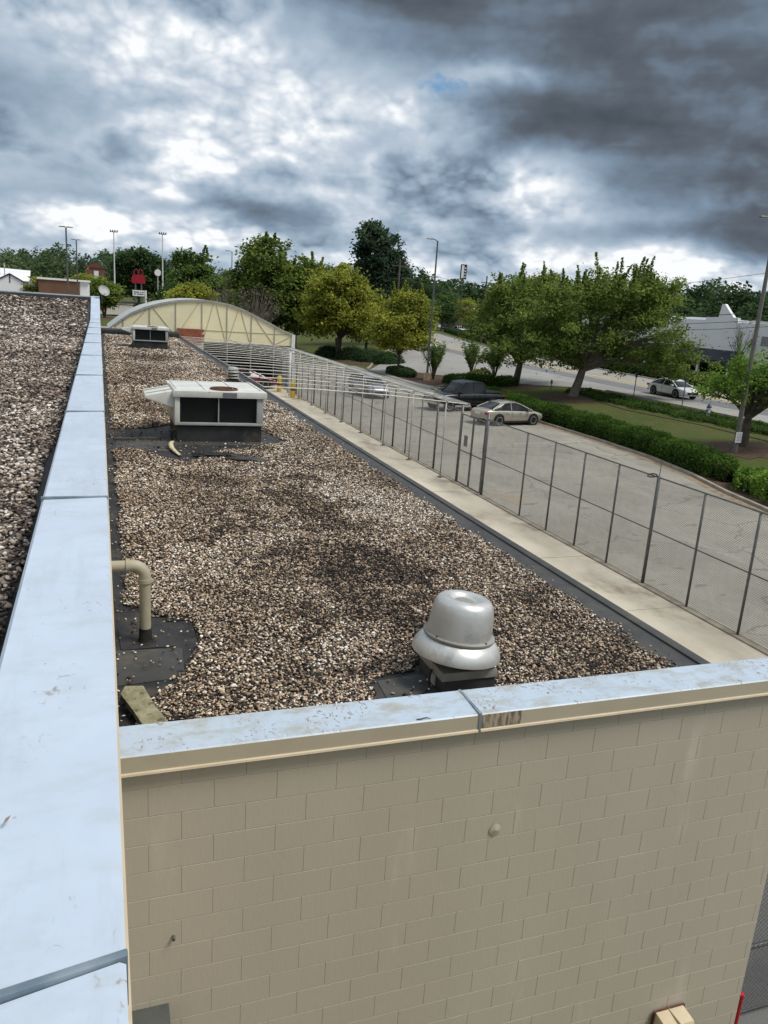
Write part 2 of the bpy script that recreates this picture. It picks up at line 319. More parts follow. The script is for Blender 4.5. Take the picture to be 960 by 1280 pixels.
def bed_mat():
    m = bpy.data.materials.new('gravel_bed'); m.use_nodes = True; nt = m.node_tree; nt.nodes.clear(); g = G(nt)
    o = g.n('ShaderNodeOutputMaterial'); p = g.n('ShaderNodeBsdfPrincipled'); nt.links.new(p.outputs[0], o.inputs[0])
    v = g.n('ShaderNodeNewGeometry').outputs['Position']
    vn = g.n('ShaderNodeTexVoronoi'); g.put(vn.inputs['Vector'], v); vn.inputs['Scale'].default_value = 26
    h = vn.outputs['Distance']; rc = g.sep(vn.outputs['Color'])
    col = g.ramp(rc[0], [(0, (.02, .016, .013)), (.25, (.08, .06, .048)), (.5, (.21, .165, .125)), (.75, (.36, .29, .225)), (1, (.56, .50, .42))])
    col = g.mix(g.sstep(h, .25, .6), col, (.012, .010, .009))
    big, wet = gravel_tone(g, v)
    col = g.mix(g.m('MULTIPLY', wet, .6), col, (.025, .02, .017))
    g.put(p.inputs['Base Color'], col); p.inputs['Roughness'].default_value = .9
    b = g.n('ShaderNodeBump'); b.inputs['Strength'].default_value = 1.0; b.inputs['Distance'].default_value = .02
    b.invert = True; g.put(b.inputs['Height'], h); nt.links.new(b.outputs[0], p.inputs['Normal'])
    return m
def stone_mat(name='ballast_stone', bias=0.0, rampc=((0, (.022, .018, .016)), (.18, (.065, .050, .043)), (.34, (.20, .146, .104)), (.52, (.38, .284, .198)), (.66, (.50, .368, .245)), (.79, (.66, .57, .46)), (.92, (.88, .84, .77)))):
    m = bpy.data.materials.new(name); m.use_nodes = True; nt = m.node_tree; nt.nodes.clear(); g = G(nt)
    o = g.n('ShaderNodeOutputMaterial'); p = g.n('ShaderNodeBsdfPrincipled'); nt.links.new(p.outputs[0], o.inputs[0])
    v = g.n('ShaderNodeNewGeometry').outputs['Position']
    r = g.n('ShaderNodeObjectInfo').outputs['Random']
    big, wet = gravel_tone(g, v)
    r2 = g.m('ADD', r, g.m('ADD', g.m('MULTIPLY', g.m('SUBTRACT', big, .5), .20), g.m('MULTIPLY', wet, -.27)))
    r2 = g.m('ADD', r2, bias-.07)
    col = g.ramp(r2, rampc)
    g.put(p.inputs['Base Color'], col); p.inputs['Roughness'].default_value = .75; p.inputs['Specular IOR Level'].default_value = .3
    return m
M_BED = bed_mat(); M_PEB = stone_mat()
M_PEB2 = stone_mat('darker_ballast_stone', -.02, ((0, (.024, .020, .018)), (.18, (.072, .056, .048)), (.36, (.175, .132, .108)), (.54, (.30, .232, .185)), (.68, (.39, .305, .235)), (.80, (.57, .50, .42)), (.92, (.80, .76, .69))))

# ------------------------------------------------------------------ object helpers
def tag(o, label=None, cat=None, group=None, kind=None):
    if label: o['label'] = label
    if cat: o['category'] = cat
    if group: o['group'] = group
    if kind: o['kind'] = kind
    return o
def thing(name, label, cat, loc=(0, 0, 0), rot=0.0, group=None):
    o = bpy.data.objects.new(name, None); o.empty_display_size = .2; C.objects.link(o)
    o.location = loc; o.rotation_euler = (0, 0, rot)
    return tag(o, label, cat, group)
class MB:
    def __init__(s): s.v = []; s.f = []
    def add(s, vs, fs):
        b = len(s.v); s.v += [tuple(v) for v in vs]; s.f += [tuple(b+i for i in f) for f in fs]; return s
    def box(s, x0, x1, y0, y1, z0, z1):
        return s.add([(x0, y0, z0), (x1, y0, z0), (x1, y1, z0), (x0, y1, z0), (x0, y0, z1), (x1, y0, z1), (x1, y1, z1), (x0, y1, z1)],
                     [(0, 3, 2, 1), (4, 5, 6, 7), (0, 1, 5, 4), (1, 2, 6, 5), (2, 3, 7, 6), (3, 0, 4, 7)])
    def hexa(s, p):    # 8 points: bottom 4 ccw, top 4 ccw
        return s.add(p, [(0, 3, 2, 1), (4, 5, 6, 7), (0, 1, 5, 4), (1, 2, 6, 5), (2, 3, 7, 6), (3, 0, 4, 7)])
    def tube(s, pts, r, n=8, cap=True):
        pts = [Vector(p) for p in pts]; rs = r if isinstance(r, (list, tuple)) else [r]*len(pts)
        vs = []; ref = None
        for i, p in enumerate(pts):
            t = (pts[min(i+1, len(pts)-1)] - pts[max(i-1, 0)])
            t = t.normalized() if t.length > 1e-9 else Vector((0, 0, 1))
            if ref is None: ref = Vector((1, 0, 0)) if abs(t.x) < .8 else Vector((0, 1, 0))
            a = (ref - t*ref.dot(t)).normalized(); ref = a; b = t.cross(a)
            for k in range(n):
                w = 2*math.pi*k/n; vs.append(p + rs[i]*(math.cos(w)*a + math.sin(w)*b))
        fs = [(i*n+k, i*n+(k+1) % n, (i+1)*n+(k+1) % n, (i+1)*n+k) for i in range(len(pts)-1) for k in range(n)]
        if cap: fs += [tuple(range(n-1, -1, -1)), tuple((len(pts)-1)*n+k for k in range(n))]
        return s.add(vs, fs)
    def lathe(s, prof, n=32, c=(0, 0, 0)):
        vs = [(c[0]+r*math.cos(2*math.pi*k/n), c[1]+r*math.sin(2*math.pi*k/n), c[2]+z) for r, z in prof for k in range(n)]
        fs = [(i*n+k, i*n+(k+1) % n, (i+1)*n+(k+1) % n, (i+1)*n+k) for i in range(len(prof)-1) for k in range(n)]
        return s.add(vs, fs)
    def prism(s, poly, z0, z1):      # poly in xy
        n = len(poly); vs = [(x, y, z0) for x, y in poly] + [(x, y, z1) for x, y in poly]
        return s.add(vs, [tuple(range(n-1, -1, -1)), tuple(range(n, 2*n))] + [(i, (i+1) % n, n+(i+1) % n, n+i) for i in range(n)])
    def prism_y(s, poly, y0, y1):    # poly in xz, extruded along y
        n = len(poly); vs = [(x, y0, z) for x, z in poly] + [(x, y1, z) for x, z in poly]
        return s.add(vs, [tuple(range(n)), tuple(range(2*n-1, n-1, -1))] + [(i, n+i, n+(i+1) % n, (i+1) % n) for i in range(n)])
    def mesh(s, name, m, smooth=False):
        me = bpy.data.meshes.new(name); me.from_pydata(s.v, [], s.f); me.materials.append(m)
        bm = bmesh.new(); bm.from_mesh(me); bmesh.ops.recalc_face_normals(bm, faces=bm.faces); bm.to_mesh(me); bm.free()
        if smooth:
            me.polygons.foreach_set('use_smooth', [True]*len(me.polygons))
        return me
    def build(s, name, m, parent=None, smooth=False, bevel=0, loc=None, local=True, seg=2):
        me = s.mesh(name, m, smooth)
        if bevel:
            bm = bmesh.new(); bm.from_mesh(me)
            bmesh.ops.bevel(bm, geom=list(bm.edges), offset=bevel, segments=seg, affect='EDGES', profile=.6); bm.to_mesh(me); bm.free()
            me.polygons.foreach_set('use_smooth', [True]*len(me.polygons))
            try: me.set_sharp_from_angle(angle=R(40))
            except Exception: pass
        elif smooth:
            try: me.set_sharp_from_angle(angle=R(50))
            except Exception: pass
        o = bpy.data.objects.new(name, me); C.objects.link(o)
        if parent: o.parent = parent
        if loc is not None: o.location = loc
        return o
def inst(name, me, parent=None, loc=(0, 0, 0), rot=(0, 0, 0), scale=None):
    o = bpy.data.objects.new(name, me); C.objects.link(o)
    if parent: o.parent = parent
    o.location = loc; o.rotation_euler = rot
    if scale: o.scale = scale
    return o
def copy_tree(o, parent=None):
    c = o.copy(); C.objects.link(c); c.parent = parent
    for ch in list(o.children): copy_tree(ch, c)
    return c

# ------------------------------------------------------------------ terrain
XB, XT, ZS = 27.6, 38.8, 1.0
def hz(x): return ZS*min(1, max(0, (x-XB)/(XT-XB)))
m = MB(); xs = [-6000, -600, -40, 27.6, 38.8, 90, 600, 6000]; ys = [-6000, -300, 0, 60, 120, 400, 6000]
vs = [(x, y, hz(x)) for y in ys for x in xs]; nx = len(xs)
m.add(vs, [(j*nx+i, j*nx+i+1, (j+1)*nx+i+1, (j+1)*nx+i) for j in range(len(ys)-1) for i in range(nx-1)])
tag(m.build('ground', M_GRASS), kind='structure')
def strip(name, A, B, m_, off, nu=24, nv=24, kind='structure', parent=None, curb=False):
    """sheet between polylines A and B (same count), following the ground"""
    def samp(P, t):
        t *= len(P)-1; i = min(int(t), len(P)-2); f = t-i
        return (P[i][0]*(1-f)+P[i+1][0]*f, P[i][1]*(1-f)+P[i+1][1]*f)
    mb = MB(); vs = []
    for i in range(nu+1):
        a = samp(A, i/nu); b = samp(B, i/nu)
        for j in range(nv+1):
            t = j/nv; x = a[0]*(1-t)+b[0]*t; y = a[1]*(1-t)+b[1]*t; vs.append((x, y, hz(x)+off))
    mb.add(vs, [(i*(nv+1)+j, (i+1)*(nv+1)+j, (i+1)*(nv+1)+j+1, i*(nv+1)+j+1) for i in range(nu) for j in range(nv)])
    o = mb.build(name, m_, parent); 
    if kind: tag(o, kind=kind)
    return o
# customer parking between the fence and the hedge, open towards the driveway
strip('parking_lot', [(13.45, -20), (13.45, 85)], [(26.7, -20), (26.7, 85)], M_ASPH, .006, 2, 2)
strip('parking_lot', [(-40, 78), (-40, 150)], [(13.4, 78), (13.4, 150)], M_ASPH, .006, 2, 2)
strip('driveway', [(26.6, 63), (30, 64.5), (35, 63), (41, 56)], [(26.6, 80), (30, 86), (34.5, 98), (41, 110)], M_ROAD, .045, 40, 30)
strip('far_parking_lot', [(-60, 200), (-60, 420)], [(40, 215), (40, 430)], M_ASPH, .02, 2, 2)
strip('far_parking_lot', [(72, 132), (96, 200), (120, 330)], [(200, 132), (210, 250), (220, 380)], M_ROADN, .03, 2, 2)
nearE = [(39.7, -60), (39.7, 40), (39.7, 60), (40.5, 90), (44, 130), (61, 200)]
yel0 = [(49.2, -60), (49.2, 40), (49.6, 60), (51.0, 90), (55.5, 130), (74, 200)]
farE = [(53.3, -60), (53.3, 40), (54.0, 60), (57.5, 90), (64, 130), (83, 200)]
midL = [(43.6, -60), (43.6, 40), (43.6, 60), (44.6, 90), (48.4, 130), (66, 200)]
def off(P, d): return [(x+d, y) for x, y in P]
strip('street', nearE, midL, M_ROAD, .050, 60, 4)
strip('street', midL, off(midL, 3.4), M_ROADN, .050, 60, 4)
strip('street', off(midL, 3.4), farE, M_ROAD, .050, 60, 6)
for i in range(34):                                   # white lane dashes
    y0 = 20+i*4.2
    def sx(P, y):
        for (xa, ya), (xb, yb) in zip(P, P[1:]):
            if ya <= y <= yb: return xa+(xb-xa)*(y-ya)/(yb-ya)
    xa = sx(midL, y0); xb = sx(midL, y0+1.8)
    if i % 2: 
        mb = MB().add([(xa, y0, 1.056), (xa+.13, y0, 1.056), (xb+.13, y0+1.8, 1.056), (xb, y0+1.8, 1.056)], [(0, 1, 2, 3)])
        tag(mb.build('lane_marking', M_ROADW), kind='structure')
for d in (0, .32, 3.2):
    tag(strip('lane_marking', off(yel0, d-1.5), off(yel0, d-1.28), M_ROADP, .066, 60, 1), kind='structure')
def kerb(P, w, h, name='kerb', mm=M_CURB, zf=hz):
    mb = MB(); vs = []
    for i, (x, y) in enumerate(P):
        a = Vector(P[max(i-1, 0)]); b = Vector(P[min(i+1, len(P)-1)]); t = (b-a).normalized(); n = Vector((t.y, -t.x))
        for s_, z in ((-w/2, -.05), (-w/2+.01, h), (w/2-.01, h), (w/2, -.05)):
            vs.append((x+n.x*s_, y+n.y*s_, zf(x)+z))
    mb.add(vs, [(4*i+k, 4*i+k+1, 4*i+5+k, 4*i+4+k) for i in range(len(P)-1) for k in range(3)] + [(0, 1, 2, 3), tuple(4*len(P)-4+k for k in (3, 2, 1, 0))])
    return tag(mb.build(name, mm), kind='structure')
kerb([(39.6, y) for y in np.linspace(-60, 56, 30)], .3, .17, zf=lambda x: 1.0)
kerb([(farE[0][0]+.1, -60), (farE[1][0]+.1, 40), (54.1, 60), (57.6, 90), (64.1, 130), (83.1, 200)], .3, .17, zf=lambda x: 1.0)
cu = [(22.9, 12), (23.4, 20), (24.6, 25.5), (25.7, 29), (26.5, 33), (26.8, 38), (26.8, 62)]
kerb(cu + [(27.2, 64), (28.8, 65)], .18, .13)
kerb([(26.8, 81), (28.4, 84.5), (31, 91), (34.3, 98.5), (37.5, 104)], .2, .13)
# leaf litter gathered along the kerb, lot side, and the stretch of ground east of the curved kerb
strip('leaf_litter', off(cu, -.55), off(cu, -.08), M_SOIL, .011, 40, 2)
strip('planting_bed', cu, [(28.5, 12), (28.5, 20), (28.6, 25.5), (28.8, 29), (28.9, 33), (28.9, 38), (28.9, 62)], M_MULCH, .035, 50, 8)
strip('mulch_bed', [(28.2, 64), (27.4, 68), (27.3, 74), (28.2, 79)], [(34, 64.2), (33.2, 68), (31.5, 73), (29.5, 79)], M_MULCH, .07, 20, 10)
def disc(x, y, r, ry=None, name='mulch_bed', mm=M_MULCH):
    mb = MB(); ry = ry or r; n = 26; ring = []
    for k in range(n):
        q = 1+.12*math.sin(3*k+x); a = 2*math.pi*k/n; ring.append((x+r*q*math.cos(a), y+ry*q*math.sin(a)))
    mb.add([(x, y, hz(x)+.16)]+[(a, b, hz(a)+.02) for a, b in ring], [(0, 1+k, 1+(k+1) % n) for k in range(n)])
    return tag(mb.build(name, mm), kind='structure')
disc(34.7, 53.6, 2.4); disc(34.4, 62, 2.0); disc(32.6, 33.2, 2.3); disc(29.5, 92, 3.2, 6.5); disc(1, 188, 6, 9); disc(28.8, 75.5, 1.4)
# bare strip worn through the lawn
strip('worn_path', [(35.3, 33), (35.6, 40), (35.0, 47), (35.6, 52)], [(35.5, 33), (35.75, 40), (35.2, 47), (35.7, 52)], M_MULCH, .04, 24, 3)
# stall stripes in the lot
for y in (36.7, 47.6):
    mb = MB().add([(20.6, y, .011), (20.62, y+.11, .011), (26.3, y+1.25, .011), (26.3, y+1.14, .011)], [(0, 3, 2, 1)])
    tag(mb.build('parking_stripe', M_ROADW), kind='structure')
mb = MB().add([(13.6, 26.3, .011), (15.3, 25.6, .011), (14.1, 24.3, .011)], [(0, 2, 1)])
tag(mb.build('hatched_marking', mat('faded_tan_marking', (.36, .29, .19), (.27, .24, .19), 3, .9)), kind='structure')

# concrete apron between the low wing and the fence, poured in slabs
ap = tag(MB().box(5.6, 13.44, -6, 64, -.12, -.012).build('pavement', M_CURB), kind='structure')
slab = MB().box(-1.90, 1.90, -1.99, 1.99, -.05, .006).mesh('slab', M_CONC)
for j in range(17):
    for i in range(2):
        inst('slab', slab, ap, (7.55+i*3.85, -3.5+j*4.0, random.uniform(0, .004)))
strip('drive_surface', [(5.62, -12), (5.62, 8.6)], [(13.1, -12), (13.1, 8.6)], M_DRIVE, .022, 2, 2)
# footing along the fence line
tag(MB().box(13.16, 13.44, 4, 62, 0, .045).build('fence_footing', M_CURB, bevel=.01), kind='structure')

# ------------------------------------------------------------------ main (upper) building: walls, roof, coping
CZ = 5.54
ub = thing('main_building', 'tall beige store building whose white capped parapet runs along the left edge', 'building', (0, 0, 0))
def gz(y):      # level of the upper gravel: it ramps up to the back parapet
    return float(np.interp(y, [-20, 25, 30, 33.2, 60], [5.10, 5.12, 5.50, 6.10, 6.10]))
MB().box(-.27, -.02, -8, 33.3, 0, 5.44).build('side_wall', M_BLOCK, ub)
MB().box(-26, -.02, 33.1, 33.4, 0, 6.10).build('back_wall', M_BLOCK, ub)
mb = MB(); ysr = [-8, 0, 10, 20, 25, 27.5, 30, 31.6, 33.2]
mb.add([(x, y, gz(y)) for y in ysr for x in (-26, -.27)], [(2*i, 2*i+1, 2*i+3, 2*i+2) for i in range(len(ysr)-1)])
mb.build('roof_membrane', M_EPDM, ub)
seamsY = [1.13-3.12*2+3.12*i for i in range(12)]     # joints of the metal coping
def coping_panel(y0, y1, z0, z1, nm='coping_panel', k0=0.0, k1=0.0):
    a, b = -.300, .018
    mb = MB(); d = .012
    prof = [(a, -.10), (a, -.012), (a+.012, 0), (b-.010, .010), (b, .002), (b, -.12), (b-.012, -.12), (b-.012, -.02), (a+.014, -.03), (a+.014, -.10)]
    vs = [(x, y0+d+k0*(x-.018), z0+z) for x, z in prof]+[(x, y1-d+k1*(x-.018), z1+z) for x, z in prof]; n = len(prof)
    mb.add(vs, [tuple(range(n)), tuple(range(2*n-1, n-1, -1))]+[(i, n+i, n+(i+1) % n, (i+1) % n) for i in range(n)])
    return mb.build(nm, M_COP, ub)
def seam(y, z, k=0.0):
    a, b = -.304, .021; w = .009; ya, yb = y+k*(a-.018), y
    MB().hexa([(a, ya-w, z-.10), (b, yb-w, z-.10), (b, yb+w, z-.10), (a, ya+w, z-.10), (a, ya-w, z+.004), (b, yb-w, z+.006), (b, yb+w, z+.006), (a, ya+w, z+.004)]).build('seam_cap', M_SEAM, ub, bevel=.004)
for i in range(len(seamsY)-1):
    y0, y1 = seamsY[i], seamsY[i+1]
    if y0 > 30: break
    SK = {2: .17, 3: -.02, 4: .05}; coping_panel(y0, y1, CZ-.01, CZ-.01, k0=SK.get(i, 0), k1=SK.get(i+1, 0)); seam(y0, CZ, SK.get(i, 0))
ylast = y1
for k, (a, b, za, zb) in enumerate([(ylast, 31.6, CZ, 5.86), (31.6, 33.42, 5.86, 6.24)]):
    coping_panel(a, b, za, zb); 
    if k: seam(a, za)
# drip fascia strip in cream just under the coping edge
MB().box(.005, .026, -5, 30.6, CZ-.20, CZ-.125).build('drip_edge', M_LIP, ub)
for k in range(7):
    MB().box(-.30-3.6*(k+1)+.01, -.30-3.6*k-.01, 33.05, 33.45, 6.12, 6.24).build('coping_panel', M_COP, ub)
MB().box(-26, -.3, 32.98, 33.05, 6.06, 6.20).build('cant_strip', M_EPDM2, ub)

# ------------------------------------------------------------------ low wing
RZ = 3.40; WX1 = 5.56; WY = 4.465
wb = thing('low_wing', 'low beige block wing with a ballasted roof below the parapet', 'building', (0, 0, 0))
MB().box(0.0, WX1-.006, WY+.0015, WY+.25, 0, 3.80).build('wall_core', M_MORTAR, wb)
MB().box(WX1-.24, WX1, WY+.25, 61.2, 0, 3.38).build('side_wall', M_BLOCK, wb)
MB().box(0, WX1-.24, 60.95, 61.2, 0, 3.72).build('back_wall', M_BLOCK, wb)
MB().box(0, WX1-.25, WY+.25, 60.95, 3.1, RZ).build('roof_membrane', M_EPDM, wb)
rowz = [3.827-.2032*k for k in range(20)]
blk_cache = {}
def block_mesh(w, h):
    key = (round(w, 3), round(h, 3))
    if key not in blk_cache:
        bm_ = MB().box(-w/2, w/2, -.0105, .03, -h/2, h/2).mesh('block', M_BLOCK)
        bm = bmesh.new(); bm.from_mesh(bm_)
        es = [e for e in bm.edges if all(v.co.y < 0 for v in e.verts)]
        bmesh.ops.bevel(bm, geom=es, offset=.0019, segments=1, affect='EDGES'); bm.to_mesh(bm_); bm.free()
        blk_cache[key] = bm_
    return blk_cache[key]
nblocks = 0
for k in range(19):
    zt, zb = rowz[k], max(rowz[k+1], 0.0)
    x0s = .2173 + (.2032 if k % 2 == 0 else 0) - .4064*1
    if zt-zb < .06: continue
    x = x0s-.4064
    while x < WX1:
        a, b = max(x, 0.004), min(x+.4064, WX1)
        if b-a > .03:
            w = b-a-random.choice([.0008, .0010, .0014]); h = zt-zb-.0024
            inst('block', block_mesh(w, h), wb, ((a+b)/2, WY+.0075+random.uniform(-.0003, .0003), (zt+zb)/2), (random.uniform(-.0008, .0008), 0, 0)); nblocks += 1
        x += .4064
# fascia + coping on the front parapet, three sheets with a joint
for a, b, mm in [(.03, 2.443, M_COP2), (2.462, 5.62, M_COP2)]:
    prof = [(WY-.045, -.006), (WY-.035, .002), (WY+.30, .012), (WY+.31, .004), (WY+.31, -.10), (WY+.30, -.10), (WY+.30, -.02), (WY-.03, -.03), (WY-.043, -.03)]
    n = len(prof); mb = MB(); mb.add([(a, y, 3.885+z) for y, z in prof]+[(b, y, 3.885+z) for y, z in prof], [tuple(range(n)), tuple(range(2*n-1, n-1, -1))]+[(i, n+i, n+(i+1) % n, (i+1) % n) for i in range(n)])
    mb.build('coping_panel', mm, wb)
    f_ = MB(); f_.box(a, b, WY-.047, WY-.030, 3.775, 3.880); f_.build('fascia', M_FASCIA, wb)
    f_ = MB(); f_.hexa([(a, WY-.062, 3.758), (b, WY-.062, 3.758), (b, WY-.018, 3.762), (a, WY-.018, 3.762), (a, WY-.058, 3.770), (b, WY-.058, 3.770), (b, WY-.040, 3.778), (a, WY-.040, 3.778)]); f_.build('drip_edge', M_LIP, wb)
MB().box(2.442, 2.463, WY-.052, WY+.312, 3.765, 3.899).build('seam_cap', M_SEAM, wb)
m_stain = mat('rust_stained_fascia', (.40, .34, .25), (.15, .115, .085), 14, .7, lo=.42, hi=.62, stretch=(3., 1, .5))
MB().box(2.47, 2.78, WY-.0495, WY-.0475, 3.782, 3.884).build('stained_fascia_patch', m_stain, wb)
MB().box(.002, .030, WY-.05, WY+.30, 3.765, 3.903).build('end_flashing', mat('peeling_pink_primer', (.50, .33, .26), (.42, .36, .27), 22, .7), wb)
# filled hole and anchor on the block face
mb = MB(); n = 11; ring = [(2.70+.055*random.uniform(.75, 1.15)*math.cos(2*math.pi*k/n), WY-.010, 2.885+.055*random.uniform(.75, 1.15)*math.sin(2*math.pi*k/n)) for k in range(n)]
mb.add([(2.70, WY-.022, 2.885)]+ring, [(0, 1+(k+1) % n, 1+k) for k in range(n)]); mb.build('mortar_patch', M_MORTAR, wb)
MB().tube([(.37, WY+.01, 2.487), (.37, WY-.035, 2.482)], .011, 8).build('anchor_bolt', M_STEEL, wb)
# pale paint touch-ups on the wall face
m_pale = mat('paler_touch_up_paint', (.43, .395, .30), (.385, .35, .26), 7, .62, lo=.4, hi=.6)
# right roof edge: dark curb with a gravel guard
MB().box(5.10, 5.49, 4.9, 60.9, RZ, RZ+.022).build('edge_membrane', M_EPDM2, wb)
MB().box(5.45, 5.575, 4.9, 61.0, 3.30, RZ+.045).build('gravel_guard', M_EPDM2, wb, bevel=.012)
MB().box(0, .02, 4.8, 60.9, RZ, RZ+.35).build('base_flashing', M_EPDM, wb)
MB().box(0, 5.40, 60.1, 60.95, RZ, RZ+.34).build('back_cant', M_EPDM, wb, bevel=.05)
MB().box(-.02, 5.45, 60.8, 61.25, 3.72, 3.80).build('back_coping', M_STEEL, wb)

# ------------------------------------------------------------------ gravel
def stone_set():
    out = []
    for k in range(5):
        bm = bmesh.new(); bmesh.ops.create_icosphere(bm, subdivisions=1, radius=.5)
        rr = random.Random(k)
        sx_, sy_, sz_ = rr.uniform(.9, 1.25), rr.uniform(.65, .9), rr.uniform(.42, .62)
        for v in bm.verts:
            q = rr.uniform(.82, 1.12); v.co = Vector((v.co.x*sx_*q, v.co.y*sy_*q, v.co.z*sz_*q))
        me = bpy.data.meshes.new('stone'); bm.to_mesh(me); bm.free()
        me.polygons.foreach_set('use_smooth', [True]*len(me.polygons)); out.append(me)
    return out
STONES = stone_set()
def scatter_stuff(name, pts, sizes, mm, seed=0):
    """gravel: a point mesh whose points carry stones (geometry nodes)"""
    me = bpy.data.meshes.new(name); me.vertices.add(len(pts)); me.vertices.foreach_set('co', np.asarray(pts, 'f').ravel())
    a = me.attributes.new('size', 'FLOAT', 'POINT'); a.data.foreach_set('value', np.asarray(sizes, 'f'))
    ob = bpy.data.objects.new(name, me); C.objects.link(ob)
    ng = bpy.data.node_groups.new(name+'_scatter', 'GeometryNodeTree')
    ng.interface.new_socket('Geometry', in_out='INPUT', socket_type='NodeSocketGeometry')
    ng.interface.new_socket('Geometry', in_out='OUTPUT', socket_type='NodeSocketGeometry')
    N = ng.nodes; L = ng.links
    gi = N.new('NodeGroupInput'); go = N.new('NodeGroupOutput')
    mp = N.new('GeometryNodeMeshToPoints'); L.new(gi.outputs[0], mp.inputs[0])
    gj = N.new('GeometryNodeGeometryToInstance')
    for k in range(4):
        ico = N.new('GeometryNodeMeshIcoSphere'); ico.inputs['Radius'].default_value = .5; ico.inputs['Subdivisions'].default_value = 1 if k else 2
        rv = N.new('FunctionNodeRandomValue'); rv.data_type = 'FLOAT_VECTOR'
        rv.inputs[0].default_value = (.82, .82, .82); rv.inputs[1].default_value = (1.15, 1.15, 1.15); rv.inputs['Seed'].default_value = k+seed
        pos = N.new('GeometryNodeInputPosition'); mul = N.new('ShaderNodeVectorMath'); mul.operation = 'MULTIPLY'
        L.new(pos.outputs[0], mul.inputs[0]); L.new(rv.outputs[0], mul.inputs[1])
        m2 = N.new('ShaderNodeVectorMath'); m2.operation = 'MULTIPLY'; L.new(mul.outputs[0], m2.inputs[0])
        m2.inputs[1].default_value = [(1.25, .85, .5), (1.05, .8, .6), (1.3, .7, .45), (1.0, .9, .55)][k]
        sp_ = N.new('GeometryNodeSetPosition'); L.new(ico.outputs['Mesh'], sp_.inputs['Geometry']); L.new(m2.outputs[0], sp_.inputs['Position'])
        sm = N.new('GeometryNodeSetMaterial'); sm.inputs['Material'].default_value = mm; L.new(sp_.outputs[0], sm.inputs['Geometry'])
        ss = N.new('GeometryNodeSetShadeSmooth'); L.new(sm.outputs[0], ss.inputs[0])
        L.new(ss.outputs[0], gj.inputs[0])
    io = N.new('GeometryNodeInstanceOnPoints'); io.inputs['Pick Instance'].default_value = True
    L.new(mp.outputs[0], io.inputs['Points']); L.new(gj.outputs[0], io.inputs['Instance'])
    ri = N.new('FunctionNodeRandomValue'); ri.data_type = 'INT'; ri.inputs[4].default_value = 0; ri.inputs[5].default_value = 3; ri.inputs['Seed'].default_value = 5+seed
    L.new(ri.outputs[2], io.inputs['Instance Index'])
    rr = N.new('FunctionNodeRandomValue'); rr.data_type = 'FLOAT_VECTOR'; rr.inputs[0].default_value = (-.5, -.5, 0); rr.inputs[1].default_value = (.5, .5, 6.28); rr.inputs['Seed'].default_value = 9+seed
    e2r = N.new('FunctionNodeEulerToRotation'); L.new(rr.outputs[0], e2r.inputs[0]); L.new(e2r.outputs[0], io.inputs['Rotation'])
    at = N.new('GeometryNodeInputNamedAttribute'); at.data_type = 'FLOAT'; at.inputs['Name'].default_value = 'size'
    L.new(at.outputs[0], io.inputs['Scale'])
    L.new(io.outputs[0], go.inputs[0])
    md = ob.modifiers.new('scatter', 'NODES'); md.node_group = ng
    return ob
def inpoly(P, x, y):
    c = np.zeros(len(x), bool); n = len(P)
    for i in range(n):
        x1, y1 = P[i]; x2, y2 = P[(i+1) % n]
        if y1 == y2: continue
        k = ((y1 > y) != (y2 > y)) & (x < (x2-x1)*(y-y1)/(y2-y1)+x1); c ^= k
    return c
BARE = [[(0, 8.25), (.25, 8.05), (.5, 7.68), (.81, 7.62), (.86, 7.11), (.70, 6.61), (.5, 6.16), (.3, 6.0), (0, 6.25)],
        [(2.16, 5.98), (2.5, 6.05), (2.72, 6.16), (2.75, 5.2), (2.1, 5.2)], [(2.68, 5.4), (3.23, 5.4), (3.23, 6.16), (2.68, 6.16)],
        [(.0, 19.3), (1.0, 19.5), (1.5, 20), (3.6, 20), (3.9, 18.65), (4.1, 17.7), (2.9, 17.0), (2.4, 16.7), (1.9, 16.0), (1.55, 15.4), (1.1, 16.0), (.6, 16.9), (.0, 16.7)],
        [(1.6, 47), (3.8, 47), (3.8, 50), (1.6, 50)], [(.3, 5.35), (.75, 5.3), (.8, 5.55), (.45, 5.7)]]
def wob(x, y, s, ph): return np.sin(x*s+ph)*.5+np.sin(y*s*1.3+ph*2)*.3+np.sin((x+y)*s*2.7+ph)*.2
def lower_pts(y0, y1, dens):
    n = int((5.4-.0)*(y1-y0)*dens); x = rng.uniform(0.02, 5.4, n); y = rng.uniform(y0, y1, n)
    keep = (x < 5.17+.05*wob(x*0, y, 2.1, 1)+.03*np.sin(y*7)) & (x > .20+.07*wob(x*0, y, 1.7, 3)+.02*np.sin(y*9))
    wx = x+.05*wob(x, y, 6, 2); wy = y+.07*wob(y, x, 5, 4)
    for P in BARE: keep &= ~inpoly(P, wx, wy)
    # odd strays
    stray = rng.random(n) < .03; stray &= (x > .06) & (x < 5.40)
    for P in BARE[2:3]: stray &= ~inpoly(P, x, y)
    k = keep | (stray & (x < 5.3))
    return x[k], y[k]
pts = []; sz = []
for (a, b, d, s0) in [(4.82, 9, 3200, .0232), (9, 14, 2200, .0265), (14, 19, 1200, .033), (19, 27, 650, .040), (27, 42, 260, .052), (42, 60, 120, .07)]:
    x, y = lower_pts(a, b, d); n = len(x)
    z = RZ+.012+rng.uniform(0, .030, n)+.012*wob(x, y, 2.2, 0)
    pts.append(np.stack([x, y, z], 1)); sz.append(s0*rng.lognormal(0, .27, n))
tag(scatter_stuff('roof_gravel', np.concatenate(pts), np.clip(np.concatenate(sz), .012, .11), M_PEB),
    'mixed tan, white and dark river stones ballasting the low wing roof', 'gravel', kind='stuff')
pts = []; sz = []
